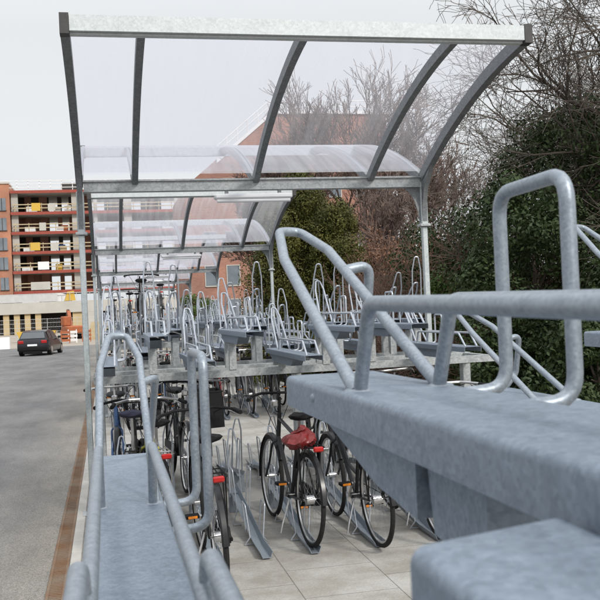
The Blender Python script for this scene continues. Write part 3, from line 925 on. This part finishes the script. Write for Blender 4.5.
for i, (k, x, q, z) in enumerate(((3, .60, 0, ZL), (4, 1.05, 2, ZH), (3, 1.38, 1, ZH), (4, .28, 4, ZL), (4, 1.9, 0, ZL), (2, .58, 4, ZL))):
    o = copy_thing(kinds[q], (x, D * k + (-1.6 if k != 1 else 1.6), z + .002), 0 if k != 1 else PI,
                   ['black bicycle lifted onto an upper tray of the third rack', 'blue bicycle lifted onto an upper tray of the fourth rack', 'grey bicycle lifted onto a high tray of the third rack', 'black bicycle lifted nearest the road on the fourth rack', 'black bicycle lifted farthest right on the fourth rack', 'black bicycle lifted onto a low tray of the second rack'][i],
                   'bicycles lifted onto upper trays')

# ------------------------------------------------------------------ background materials
def brick(name, c1, c2, mortar, sc=1.0):
    m = bpy.data.materials.new(name); m.use_nodes = True
    nt = m.node_tree; b = nt.nodes['Principled BSDF']; L = nt.links.new
    tc = nt.nodes.new('ShaderNodeTexCoord')
    mp = nt.nodes.new('ShaderNodeMapping'); mp.inputs['Rotation'].default_value = (R(90), 0, 0)
    L(tc.outputs['Object'], mp.inputs['Vector'])
    br = nt.nodes.new('ShaderNodeTexBrick'); br.inputs['Scale'].default_value = sc
    br.inputs['Brick Width'].default_value = .24; br.inputs['Row Height'].default_value = .08; br.inputs['Mortar Size'].default_value = .008
    br.inputs['Color1'].default_value = (*c1, 1); br.inputs['Color2'].default_value = (*c2, 1); br.inputs['Mortar'].default_value = (*mortar, 1)
    L(mp.outputs[0], br.inputs['Vector'])
    n = nt.nodes.new('ShaderNodeTexNoise'); n.inputs['Scale'].default_value = .35; n.inputs['Detail'].default_value = 6
    L(tc.outputs['Object'], n.inputs['Vector'])
    r = nt.nodes.new('ShaderNodeValToRGB'); r.color_ramp.elements[0].position = .3; r.color_ramp.elements[0].color = (.72, .72, .75, 1)
    r.color_ramp.elements[1].position = .7; r.color_ramp.elements[1].color = (1.15, 1.1, 1.05, 1)
    L(n.outputs['Fac'], r.inputs['Fac'])
    g = nt.nodes.new('ShaderNodeMixRGB'); g.blend_type = 'MULTIPLY'; g.inputs[0].default_value = 1
    L(br.outputs['Color'], g.inputs[1]); L(r.outputs[0], g.inputs[2]); L(g.outputs[0], b.inputs['Base Color'])
    b.inputs['Roughness'].default_value = .9
    return m
M['brick'] = brick('red brick', (.36, .125, .06), (.42, .165, .085), (.42, .34, .28))
M['brick2'] = brick('dark red brick', (.27, .11, .075), (.34, .15, .10), (.36, .29, .25))
M['conc'] = mat('raw concrete', (.36, .34, .31), .9, 0, (.6, .5, (.46, .44, .41)))
M['concpale'] = mat('pale precast concrete', (.40, .385, .35), .9, 0, (.5, .5, (.50, .48, .44)))
M['slabred'] = mat('red primed slab edge', (.24, .045, .03), .8, 0, (1.5, .5, (.32, .075, .05)))
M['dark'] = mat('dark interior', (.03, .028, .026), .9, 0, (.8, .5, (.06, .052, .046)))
M['timber'] = mat('raw timber', (.36, .28, .16), .85, 0, (2, .5, (.5, .42, .28)))
M['yellowpanel'] = mat('yellow formwork panel', (.58, .36, .03), .6, 0, (1, .5, (.5, .34, .08)))
M['glass'] = mat('window glass', (.10, .12, .14), .08, 0, (.4, .4, (.2, .23, .26)), spec=.8)
M['whitepanel'] = mat('white sheeting', (.74, .74, .74), .7, 0, (.7, .5, (.64, .64, .65)))
M['ochre'] = mat('ochre column', (.44, .33, .17), .8, 0, (1, .5, (.52, .41, .24)))
M['orange'] = mat('orange paint', (.42, .12, .04), .6, 0, (3, .5, (.26, .08, .03)))
M['scaf'] = mat('scaffold tube', (.5, .5, .5), .5, .4, (2, .5, (.6, .6, .6)))

# ------------------------------------------------------------------ apartment block under construction
def block():
    Y = 130
    t = thing('apartment_block', 'unfinished apartment block with red edged floor slabs and brick end wing', 'building', (0, Y, 0))
    zs = [5.9, 8.7, 11.4, 14.15, 16.9, 19.9]
    def P(name, mt, *boxes):
        m = MB()
        for b in boxes: m.b2(*b)
        return m.build(name, M[mt] if isinstance(mt, str) else mt, t)
    # brick wing on the left
    P('brick_wing', 'brick', (-40, -12.5, 0, 14, 4.6, 20.9))
    P('parapet', 'concpale', (-40, -12.45, -.15, 14.1, 20.9, 21.15))
    for z in (5.9, 8.7, 11.4, 14.15, 16.9):
        for x in (-13.55, -16.4, -19.4, -23):
            m = MB(); m.b2(x - .55, x + .55, -.08, -.02, z + .3, z + 2.0); w = m.build('window', M['glass'], t)
            m = MB(); m.prism([(x - .62, z + .22), (x + .62, z + .22), (x + .62, z + 2.08), (x - .62, z + 2.08)], 1, -.06, -.003)
            m = MB(); m.b2(x - .63, x + .63, -.13, -.085, z + .2, z + .3); m.b2(x - .04, x + .04, -.12, -.085, z + .29, z + 2.0); m.build('frame', M['dark'], w)
    X0, X1 = -12.4, 13.5
    for z in zs:
        P('floor_slab', 'conc', (X0, X1, .02, 12, z - .30, z))
        P('slab_edge', 'slabred', (X0, X1, -.12, .02, z - .36, z + .04))
    rng = random.Random(4)
    GAPS = ((-7.55, -6.35), (-5.75, -4.75), (-1.5, .3), (4.2, 5.6), (8.6, 11))
    for i in range(5):
        z0, z1 = zs[i] + .002, zs[i + 1] - .302
        xs = [X0 + .1] + [v for g in GAPS for v in g] + [X1 - .1]
        for a, b in zip(xs[0::2], xs[1::2]):
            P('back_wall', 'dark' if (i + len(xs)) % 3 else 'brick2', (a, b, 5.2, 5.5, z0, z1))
        for x, w in ((-10.9, .9), (-8.9, 1.1), (-2.9, 1.0), (1.4, 1.4), (6.8, 1.0)):
            P('brick_pier', 'brick2', (x, x + w, 4.7, 5.19, z0, z1))
        for x, w in ((-12.35, .9), (-4.2, 1.3), (-1.2, .5), (3.0, 1.1), (10.2, .5)):
            P('column', 'conc', (x, x + w, .5, 1.0, z0, z1))
        m = MB()
        for zz in (.5, 1.0): m.b2(X0 + .2, X1 - .2, -.02, .06, z0 + zz, z0 + zz + .13)
        x = X0 + .5
        while x < X1: m.b2(x, x + .1, .062, .14, z0, z0 + 1.25); x += 1.8
        m.build('guard_rail', M['timber'], t)
        if i:
            P('stored_boards', 'whitepanel', (X0 + .8 + i * .3, X0 + 2.2 + i * .3, 1.2, 2.6, z0, z0 + .5 + .1 * i))
            P('stored_pallet', ['timber', 'yellowpanel', 'blueframe', 'orange', 'whitepanel'][i], (-7.2 + i * .5, -6.3 + i * .5, .4, 1.2, z0, z0 + .9))
            P('site_box', ['whitepanel', 'conc', 'timber', 'whitepanel', 'conc'][i], (-5.4 - .3 * i, -4.5 - .3 * i, .3, 1.0, z0, z0 + .7))
    for i, (x, w, mt) in enumerate(((-8.8, 2.6, 'concpale'), (-8.3, 1.5, 'whitepanel'), (-9.3, 1.3, 'yellowpanel'), (-8.2, .9, 'concpale'), (-9.0, 1.2, 'yellowpanel'))):
        P('guard_panel', mt, (x - w / 2, x + w / 2, -.10, -.03, zs[i] + .15, zs[i] + 1.25))
    P('guard_panel', 'concpale', (-7.2, -6.2, -.10, -.03, zs[2] + .15, zs[2] + 1.1))
    P('guard_panel', 'concpale', (-7.4, -6.4, -.10, -.03, zs[4] + .15, zs[4] + 1.1))
    m = MB()
    for zz in (.3, .8, 1.25): m.b2(-38, X1, .1, .18, 20.0 + zz, 20.08 + zz)
    x = -13
    while x < X1: m.b2(x, x + .1, .2, .28, 19.95, 21.4); x += 1.5
    m.build('roof_guard_rail', M['whitepanel'], t)
    P('roof_stack', 'dark', (-5.6, -3.0, 2, 4, 20.0, 21.2))
    # podium
    P('podium_parapet', 'concpale', (-40, X1, -2.0, 12, 2.75, 4.3))
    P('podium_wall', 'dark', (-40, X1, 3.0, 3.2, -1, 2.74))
    for x in (-26, -24, -22, -20, -18, -16.4, -14.9, -13.4, -12.0, -10.6, -9.2): P('podium_column', 'ochre', (x - .38, x + .38, -1.7, -1.0, -1, 2.74))
    P('podium_column', 'ochre', (-4.6, -2.9, -1.7, -1.2, -1, 2.74))
    for x in (-9.6, -7.6, -5.4): P('rubble_heap', 'gravel', (x - .8, x + .8, -.9, 1.0, -1, .3))
    m = MB()
    for q in range(60):
        x = -40 + q * .9; m.b2(x, x + .06, -1.9, -1.84, 4.3, 5.4)
    m.b2(-40, X1, -1.9, -1.83, 5.4, 5.48); m.b2(-40, -6.5, -1.88, -1.85, 4.35, 5.38)
    m.build('podium_railing', M['scaf'], t)
    P('podium_panel', 'concpale', (-2.8, -.6, -2.1, -.9, -1, 2.74)); P('podium_panel', 'conc', (.5, 13, -1.7, -1.2, -1, 2.74))
    m = MB(); m.prism([(-9.0, 4.32), (-4.6, 4.32), (-5.2, 5.2), (-6.4, 5.5), (-8.2, 5.0)], 1, -1.5, -.4); m.build('tarpaulin', M['whitepanel'], t)
    m = MB(); m.prism([(-5.6, 4.35), (-4.1, 4.35), (-4.3, 5.7), (-5.2, 5.6)], 1, -1.75, -1.55); m.build('formwork_stack', M['yellowpanel'], t)
block()

# brick block behind the trees
def brick_block():
    Y = 74
    t = thing('brick_building', 'tall red brick building behind the bare trees, its gable stepping down at the left', 'building', (0, Y, 0))
    m = MB()
    m.prism([(6.7, -1), (24.2, -1), (24.2, 18.2), (13.9, 18.2), (9.6, 14.6), (6.7, 12.2)], 1, 0, 14)
    m.build('wall', M['brick2'], t)
    m = MB(); m.b2(13.9, 24.4, -.2, 14.2, 18.2, 18.45); m.build('roof_edge', M['whitepanel'], t)
    m = MB()
    for zz in (.45, .95):
        m.tube([(9.3, -.1, 14.4 + zz), (13.9, -.1, 18.25 + zz), (24.2, -.1, 18.4 + zz)], .05, 5)
    for q in range(6): x = 9.4 + q * .9; z = 14.45 + q * .9 * .83; m.tube([(x, -.1, z), (x, -.1, z + 1)], .05, 5)
    for q in range(9): m.tube([(15 + q * 1.12, -.1, 18.45), (15 + q * 1.12, -.1, 19.35)], .05, 5)
    m.build('roof_railing', M['whitepanel'], t)
    m = MB(); m.prism([(9.4, 14.1), (13.9, 17.85), (13.9, 18.19), (9.4, 14.44)], 1, -.12, -.01); m.build('gable_trim', M['whitepanel'], t)
    for z in (1.2, 4.0, 6.8, 11.2):
        for x in (8.6, 10.4, 12.6, 14.6, 17, 19.4, 21.8, 23.6):
            if z > 9 and x < 10: continue
            m = MB(); m.b2(x - .5, x + .5, -.03, -.008, z, z + 1.6); w = m.build('window', M['glass'], t)
            m = MB(); m.b2(x - .58, x - .5, -.06, -.005, z - .08, z + 1.68); m.b2(x + .5, x + .58, -.06, -.005, z - .08, z + 1.68)
            m.b2(x - .5, x + .5, -.06, -.005, z + 1.6, z + 1.68); m.b2(x - .5, x + .5, -.09, -.005, z - .1, z); m.build('frame', M['conc'], w)
brick_block()

# ------------------------------------------------------------------ building-site things
def loc_tag(m, name, mt, loc, label, cat, group=None, rz=0):
    o = m.build(name, mt); o.location = loc; o.rotation_euler = (0, 0, rz); return tag(o, label, cat, group)

# car
def car():
    t = thing('parked_car', 'black hatchback car standing on the asphalt road', 'car', (-3.72, 47.2, -.012), R(-9))
    t.scale = (.93, .93, .89)
    CP = mat('black car paint', (.012, .012, .015), .16, .1, (2, .5, (.02, .02, .024)))
    W = .86
    # (y, bottom z, belt z, half width)
    st = [(-.02, .42, .62, .70), (.0, .36, .82, .76), (.08, .24, .94, .82), (.5, .2, .95, W), (1.4, .18, .95, W + .01), (2.4, .18, .94, W + .01), (3.0, .18, .9, W), (3.7, .22, .78, .83), (4.05, .30, .66, .76), (4.12, .4, .55, .68)]
    m = MB(); rings = []
    for y, zb, zt, w in st:
        rg = [Vector((-w * .9, y, zb)), Vector((-w, y, zb + .08)), Vector((-w * 1.02, y, (zb + zt) / 2)), Vector((-w * .99, y, zt - .06)), Vector((-w * .93, y, zt))]
        rings.append(rg + [Vector((-p.x, p.y, p.z)) for p in rg[::-1]])
    m.loft(rings); m.build('body', CP, t)
    m = MB(); rings = []
    gh = [(.10, .93, .94, .78, .76), (.42, .93, 1.38, .80, .62), (.9, .93, 1.45, .80, .63), (1.7, .93, 1.46, .80, .63), (2.15, .92, 1.40, .79, .60), (2.85, .90, .915, .76, .72)]
    for y, zb, zt, wb, wt in gh:
        rings.append([Vector((-wb, y, zb)), Vector((-wt, y, zt - .03)), Vector((-wt + .08, y, zt)), Vector((wt - .08, y, zt)), Vector((wt, y, zt - .03)), Vector((wb, y, zb))])
    m.loft(rings); m.build('roof', CP, t)
    GL = mat('car glass', (.05, .06, .065), .05, 0, (2, .4, (.08, .09, .1)), spec=.9)
    m = MB(); m.quad((-.66, .125, 1.0), (.66, .125, 1.0), (.56, .385, 1.345), (-.56, .385, 1.345)); m.v = [(x, y - .02, z) for x, y, z in m.v]; m.build('rear_window', GL, t, fix=False)
    for sx in (-1, 1):
        for (a, b) in ((.45, 1.2), (1.28, 2.3)):
            m = MB(); m.quad((sx * .805, a, .97), (sx * .80, b + (.25 if b > 2 else 0), .96), (sx * .645, b - (.1 if b > 2 else 0), 1.36), (sx * .65, a + .1, 1.36)); m.build('side_window', GL, t, fix=False)
        m = MB(); m.rbox(sx * .62 - .15, sx * .62 + .15, -.035, .10, .70, .88, .03); m.build('tail_light', M['redlens'], t)
        m = MB(); m.rbox(sx * .93 - .09, sx * .93 + .09, 2.42, 2.52, .92, 1.06, .03); m.build('wing_mirror', CP, t)
        for y in (.78, 3.32):
            m = MB(); m.tube([(sx * .66, y, .31), (sx * .87, y, .31)], .31, 24); w = m.build('wheel', M['rubber'], t)
            m = MB(); m.tube([(sx * .868, y, .31), (sx * .885, y, .31)], .2, 20); m.build('rim', M['chrome'], w)
        m = MB(); m.rbox(sx * .6 - .1, sx * .6 + .1, 4.02, 4.1, .55, .68, .02); m.build('headlight', M['chrome'], t)
    m = MB(); m.rbox(-.26, .26, -.045, -.02, .56, .67, .004); m.build('number_plate', M['white'], t)
    m = MB(); m.rbox(-.80, .80, -.06, .02, .30, .50, .03); m.build('rear_bumper', M['blackplastic'], t)
    m = MB(); m.b2(-.5, .5, -.03, .09, .12, .29); m.build('underside', M['blackplastic'], t)
car()

# excavator, barriers, skip, fences
ex = thing('excavator', 'small muted orange excavator with bent arm by the apartment block', 'excavator', (-3.1, 84, -.03), R(20))
ex.scale = (.8, .8, .8)
m = MB()
for sx in (-1, 1): m.rbox(sx * .8 - .22, sx * .8 + .22, -1.4, 1.4, 0, .6, .15)
m.build('track', M['blackplastic'], ex)
m = MB(); m.rbox(-1.0, 1.0, -1.3, .9, .65, 1.5, .12); m.rbox(-1.0, -.1, -.1, 1.0, 1.5, 2.6, .1); m.build('body', M['orange'], ex)
m = MB(); m.b2(-.9, -.2, 1.0, 1.03, 1.6, 2.4); m.b2(-.09, -.07, 0, .9, 1.6, 2.4); m.build('cab_window', M['glass'], ex)
m = MB(); m.prism([(.9, 1.2), (1.8, 3.2), (2.2, 3.4), (2.1, 2.9), (1.1, 1.1)], 0, .1, .45); m.build('boom', M['orange'], ex)
m = MB(); m.prism([(1.9, 3.3), (2.2, 3.4), (3.1, 1.9), (2.9, 1.7)], 0, .15, .4); m.build('arm', M['dark'], ex)
m = MB(); m.prism([(2.8, 1.9), (3.1, 2.0), (3.3, 1.4), (2.7, 1.1)], 0, -.1, .65); m.build('bucket', M['blackplastic'], ex)
for i, (x, y) in enumerate(((-3.1, 70), (-2.6, 70.5), (-1.6, 72))):
    m = MB()
    for z in (.15, .5, .85): m.b2(-.6, .6, -.04, .04, z, z + .22)
    for sx in (-.5, .5): m.b2(sx - .05, sx + .05, -.05, .05, 0, 1.2); m.b2(sx - .06, sx + .06, -.3, .3, 0, .06)
    m2 = m
    m2.v = [(x * .6, y, z * .85) for x, y, z in m2.v]
    loc_tag(m2, 'road_barrier', [M['orange'], M['whitepanel'], M['orange'], M['orange']][i], (x, y, -.03),
            ['orange plank barrier farthest left beside the excavator', 'white plank barrier between two orange ones', 'orange plank barrier farthest right at the site edge'][i], 'barrier', 'road barriers at the building site')
m = MB(); m.prism([(-1.3, .1), (1.3, .1), (1.6, .9), (-1.6, .9)], 1, -.8, .8)
loc_tag(m, 'skip', M['yellowpanel'], (-5.9, 80, -.03), 'yellow skip behind the black car', 'skip')
m = MB(); m.prism([(-.3, 0), (.3, 0), (.1, .8), (-.1, .8)], 0, -12, 2.7)
loc_tag(m, 'barrier_wall', M['whitepanel'], (-9.0, 62, -.03), 'long white concrete barrier beyond the car', 'barrier')
fe = thing('mesh_fence', 'thin wire mesh fence in front of the apartment block', 'fence', (0, 96, -.03))
m = MB()
for x in range(-24, 9, 3): m.tube([(x, 0, 0), (x, 0, 2.0)], .03, 5)
m.build('fence_post', M['scaf'], fe)
m = MB()
for z in (.2, .65, 1.1, 1.55, 1.95): m.tube([(-24, 0, z), (6, 0, z)], .015, 4)
for q in range(200): m.tube([(-24 + q * .15, 0, .2), (-24 + q * .15, 0, 1.95)], .006, 3)
m.build('mesh_panel', M['scaf'], fe)
m = MB(); m.b2(-1, 1, -.5, .5, 0, 1.3); m.b2(-.9, .9, -.4, .4, 1.3, 1.5)
loc_tag(m, 'material_stack', M['timber'], (-.4, 78, -.03), 'pale stack of timber at the end of the shelter row', 'material stack')

# ------------------------------------------------------------------ vegetation
def leafmat(name, a, b, tl=.25):
    m = bpy.data.materials.new(name); m.use_nodes = True
    nt = m.node_tree; p = nt.nodes['Principled BSDF']; L = nt.links.new
    tc = nt.nodes.new('ShaderNodeTexCoord')
    n = nt.nodes.new('ShaderNodeTexNoise'); n.inputs['Scale'].default_value = 1.7; n.inputs['Detail'].default_value = 9; n.inputs['Roughness'].default_value = .8
    L(tc.outputs['Object'], n.inputs['Vector'])
    r = nt.nodes.new('ShaderNodeValToRGB'); r.color_ramp.elements[0].position = .32; r.color_ramp.elements[0].color = (*a, 1)
    r.color_ramp.elements[1].position = .68; r.color_ramp.elements[1].color = (*b, 1)
    L(n.outputs['Fac'], r.inputs['Fac']); L(r.outputs[0], p.inputs['Base Color']); p.inputs['Roughness'].default_value = .6
    p.inputs['Specular IOR Level'].default_value = .25
    return m
M['thuja'] = leafmat('olive conifer needles', (.035, .042, .010), (.11, .105, .022))
M['laurel'] = leafmat('dark glossy leaves', (.014, .026, .010), (.05, .075, .022))
M['laurel2'] = leafmat('fresh green leaves', (.03, .06, .012), (.09, .13, .03))
M['beech'] = leafmat('dry brown leaves', (.12, .06, .035), (.25, .135, .085))
M['bark'] = mat('dark bark', (.05, .038, .03), .9, 0, (6, .5, (.11, .088, .07)))
M['twig'] = mat('reddish twig bark', (.10, .058, .042), .9, 0, (6, .5, (.18, .105, .075)))
M['birch'] = mat('pale twig bark', (.10, .07, .06), .9, 0, (3, .5, (.18, .13, .11)))

def leaf(m, p, n, s, asp=.5):
    n = n.normalized(); a = n.orthogonal().normalized()
    a = Matrix.Rotation(random.uniform(0, 2 * PI), 3, n) @ a
    b = n.cross(a)
    m.quad(p - a * s * .5, p + b * s * asp * .5, p + a * s * .5, p - b * s * asp * .5)

def rv():
    while True:
        v = Vector((random.uniform(-1, 1), random.uniform(-1, 1), random.uniform(-1, 1)))
        if .05 < v.length < 1: return v

def branch(m, p, d, l, r, depth, spread=.6, kids=3, up=.1, segs=5, rmin=.003, shrink=.68, out=None, rk=.58, jit=.34):
    pts = [p.copy()]; dd = d.normalized()
    for i in range(segs):
        dd = (dd + rv() * jit + Vector((0, 0, up)) * .3).normalized()
        pts.append(pts[-1] + dd * l / segs)
    m.tube(pts, [max(r * (1 - .5 * i / segs), rmin) for i in range(segs + 1)], 5 if depth > 2 else 3, caps=False)
    if out is not None and depth <= 1: out.extend(pts[1:])
    if depth <= 0: return
    for k in range(kids):
        f = random.uniform(.25, 1.0) if k else 1.0
        j = min(int(f * segs), segs - 1); q = pts[j].lerp(pts[j + 1], f * segs - j if f < 1 else 1)
        nd = (dd + rv() * spread * 1.5).normalized()
        branch(m, q, nd, l * shrink * random.uniform(.7, 1.15), max(r * rk, rmin), depth - 1, spread, kids, up, max(segs - 1, 3), rmin, shrink, out, rk)

def bare_tree(name, label, loc, h, r, depth, mt, kids=4, up=.15, spread=.6, lean=(0, 0, 1), shrink=.68, rmin=.004, group=None, seed=1, trunk=.35, l0=.24, rk=.55, nb=6):
    random.seed(seed)
    t = thing(name, label, 'tree', loc, 0, group)
    m = MB(); d = Vector(lean).normalized()
    pts = [Vector((0, 0, -.1))]
    for i in range(5): pts.append(pts[-1] + (d + rv() * .12).normalized() * h * trunk / 5)
    m.tube(pts, [r * (1 - .08 * i) for i in range(6)], 9); m.build('trunk', mt, t, fix=False)
    m = MB(); out = []
    for k in range(nb):
        f = random.uniform(.55, 1); j = min(int(f * 5), 4); q = pts[j].lerp(pts[j + 1], f * 5 - j)
        a = 2 * PI * k / nb + random.uniform(-.4, .4)
        nd = (d * .9 + Vector((math.cos(a), math.sin(a), .1)) * .75).normalized()
        branch(m, q, nd, h * l0 * random.uniform(.75, 1.15), r * .5, depth, spread, kids, up, 5, rmin, shrink, out, rk)
    m.build('crown', mt, t, fix=False)
    return t, out

def bush(name, label, loc, sx, sy, sz, n, mt, s=.07, group=None, seed=1, cone=False, asp=.55, clumps=40, cat='shrub', trunkm='bark'):
    random.seed(seed)
    t = thing(name, label, cat, loc, 0, group)
    m = MB(); m.tube([(0, 0, -.05), (0.02, .01, sz * .5), (0, 0, sz * .85)], [.05 * sx, .03 * sx, .01], 7)
    for k in range(14):
        v = rv(); z = random.uniform(.1, .6) * sz
        m.tube([(0, 0, z), (v.x * sx * .7, v.y * sy * .7, z + abs(v.z) * sz * .35)], [.02, .006], 4)
    m.build('trunk', M[trunkm], t, fix=False)
    cl = []
    for k in range(clumps):
        z = random.random() ** (1.3 if cone else .8)
        rad = (1 - z) ** .5 * .95 + .03 if cone else math.sqrt(max(0, 1 - (2 * z - 1) ** 2)) ** .7
        a = random.uniform(0, 2 * PI); q = random.random() ** .45
        cl.append((Vector((math.cos(a) * rad * q * sx, math.sin(a) * rad * q * sy, z * sz)), random.uniform(.16, .34) * min(sx, sy) * (1 if not cone else (.5 + .8 * rad))))
    m = MB()
    for i in range(n):
        c, r = random.choice(cl); v = rv(); v = v.normalized() * (v.length ** .4)
        p = c + Vector((v.x * r, v.y * r, v.z * r * (1.5 if cone else 1)))
        if p.z < .02: continue
        leaf(m, p, (v + rv() * .7) if not cone else (v + rv() * .6), s * random.uniform(.6, 1.4), asp)
    m.build('crown', mt, t, smooth=False, fix=False)
    return t

TG = 'evergreens beyond the shelter row'
bush('conifer_tree', 'olive green conifer beyond the shelter, left and lowest of its cluster', (3.95, 21.0, .03), 1.05, 1.0, 4.2, 60000, M['thuja'], .055, TG, 21, True, .45, 170, 'tree')
bush('conifer_tree', 'olive green conifer behind the far hairpin, tallest of its cluster', (4.7, 21.6, .03), 1.45, 1.3, 5.1, 80000, M['thuja'], .055, TG, 22, True, .45, 190, 'tree')
bush('conifer_tree', 'olive green conifer spreading right towards the brown bushes', (5.45, 20.8, .03), 1.25, 1.1, 4.2, 55000, M['thuja'], .055, TG, 23, True, .45, 140, 'tree')
bush('conifer_tree', 'olive green conifer filling the middle at the back of the cluster', (5.15, 22.6, .03), 1.4, 1.2, 4.7, 60000, M['thuja'], .055, TG, 27, True, .45, 160, 'tree')
bush('round_bush', 'small rounded green bush far down the row', (4.4, 47, .03), 1.2, 1.2, 2.6, 7000, M['laurel2'], .12, None, 24)
# brown leaved twiggy bushes
BG = 'brown leaved bushes behind the shelter'
for i, (x, y, sx, h, sd) in enumerate(((6.5, 23, 1.3, 6.0, 31), (7.9, 24, 1.5, 6.4, 32), (6.6, 20.5, 1.2, 5.0, 33), (8.3, 20, 1.2, 5.4, 34), (7.3, 18.6, 1, 3.6, 35), (6.1, 19.5, 1, 3.2, 36), (9.2, 22, 1, 5.6, 37))):
    lab = ['reddish brown bush right behind the olive conifers', 'tallest reddish brown bush below the bare birches', 'low brown bush seen through the right shelter post gap', 'brown bush beside the dark evergreen hedge', 'knee wide brown bush in front of the timber fence', 'lowest brown bush beside the spreading conifer', 'brown bush farthest right behind the shelter post'][i]
    t, out = bare_tree('brown_bush', lab, (x, y, .03), h, .05, 3, M['twig'], 7, .14, .65, (0, 0, 1), .64, .0075, BG, sd, .12, .26, .5, 10)
    t['category'] = 'bush'
    m = MB(); random.seed(sd)
    for p in out:
        for q in range(2 if p.z < 3.4 else 1): leaf(m, p + rv() * .18, rv(), random.uniform(.04, .09), .6)
    m.build('dry_leaves', M['beech'], t, smooth=False, fix=False)
# birches in front of the brick building
for i, (x, y, h, sd) in enumerate(((11.2, 52, 15, 41), (13.6, 50, 19.5, 42), (16.6, 50, 17.0, 43), (9.4, 55, 12, 44), (20, 52, 15, 45), (12.5, 40, 10, 46))):
    bare_tree('bare_birch', ['bare birch left of the middle rib, before the brick building', 'tallest bare birch before the brick building', 'bare birch behind the right curved rib', 'smaller bare birch by the sloping gable', 'bare birch farthest right past the brick building', 'bare birch standing nearest behind the brown bushes'][i],
              (x, y, 0), h, .13, 4, M['birch'], 5, .25, .5, (0, 0, 1), .68, .014, 'bare birches before the brick building', sd, .4, .2, .5, 7)
# big bare trees at the right
for i, (x, y, h, sd, ln) in enumerate(((8.5, 10.9, 9.6, 61, (-.2, 0, 1)), (10.0, 14.5, 9.6, 62, (-.12, 0, 1)), (10.8, 17, 9.0, 63, (-.1, 0, 1)))):
    bare_tree('bare_tree', ['dark bare tree at the right edge with branches reaching over the shelter', 'bare twiggy tree behind the dark hedge', 'bare tree rising farthest behind the dark hedge'][i], (x, y, .03), h, .13, 5, M['bark'], 4, .05, .7, ln, .72, .0035, 'bare trees on the right', sd, .3, .21, .5, 9)
for i, (x, y, h, sd) in enumerate(((4.9, 13.2, 4.2, 81), (5.5, 15.0, 5.0, 82), (5.3, 11.6, 3.9, 83), (6.3, 13.0, 5.4, 84))):
    t, out = bare_tree('twiggy_shrub', ['brown twiggy shrub right beside the shelter post', 'tall brown twiggy shrub between the post and the hedge', 'brown twigs pushing out in front of the dark hedge', 'tallest brown twiggy shrub rising over the hedge'][i], (x, y, .03), h, .03, 3, M['twig'], 6, .12, .7,
                       (0, 0, 1), .66, .0042, 'brown twiggy shrubs at the hedge', sd, .14, .25, .5, 9)
    t['category'] = 'shrub'
# dark evergreen shrubs
HG = 'dark evergreen shrubs along the right side'
for i, (x, y, sx, sz, n, mt, sd) in enumerate(((5.45, 10.8, 1.05, 3.2, 16000, 'laurel', 71), (6.6, 11.6, 1.3, 4.3, 18000, 'laurel', 72), (5.35, 12.6, .7, 2.4, 9000, 'laurel2', 73), (6.3, 15, 1.4, 3.2, 12000, 'laurel', 74), (5.9, 8.6, 1.0, 2.6, 10000, 'laurel', 75), (7.9, 12.5, 1.4, 4.4, 12000, 'laurel', 76), (6.7, 16.0, .9, 2.3, 7000, 'laurel2', 77), (4.9, 8.4, .7, 1.4, 6000, 'laurel', 78), (4.7, 10.2, .6, 1.3, 5000, 'laurel', 79), (6.9, 9.0, 1.1, 3.4, 10000, 'laurel', 80))):
    bush('evergreen_shrub', ['dark evergreen shrub behind the tall square loop', 'tallest dark evergreen shrub at the right edge', 'fresh green shrub in front of the wooden fence', 'dark shrub between the bare trees', 'dark shrub behind the tray cut off at the right edge', 'dark shrub farthest right behind the others', 'light green shrub beside the brown bush', 'knee high dark shrub beside the nearest rack end', 'low dark shrub at the kerb', 'dark shrub filling the right edge behind the bent tube'][i],
         (x, y, .03), sx, sx, sz, int(n * 2.0), M[mt], .058, HG, sd, False, .5, 110)
# dark timber fence behind
M['fence'] = mat('weathered fence boards', (.035, .028, .022), .9, 0, (5, .5, (.065, .053, .042)))
tf = thing('timber_fence', 'dark weathered timber fence between brown bushes and evergreens', 'fence', (0, 0, .03))
m = MB(); y = 9
for q in range(70):
    m.b2(9.4, 9.44, 6 + q * .26, 6.245 + q * .26, 0, 2.1 + random.uniform(-.02, .02))
m.build('board_panel', M['fence'], tf)
m = MB(); m.b2(9.35, 9.395, 6, 24.2, .5, .6); m.b2(9.35, 9.395, 6, 24.2, 1.6, 1.7); m.build('fence_rail', M['fence'], tf)
m = MB()
for q in range(34): m.b2(4.9 + q * .13, 5.02 + q * .13, 18.2, 18.23, 0, 2.35)
m.b2(4.9, 9.3, 18.15, 18.195, 1.9, 2.0); m.b2(4.9, 9.3, 18.15, 18.195, .5, .6)
m.build('board_panel', M['fence'], tf)
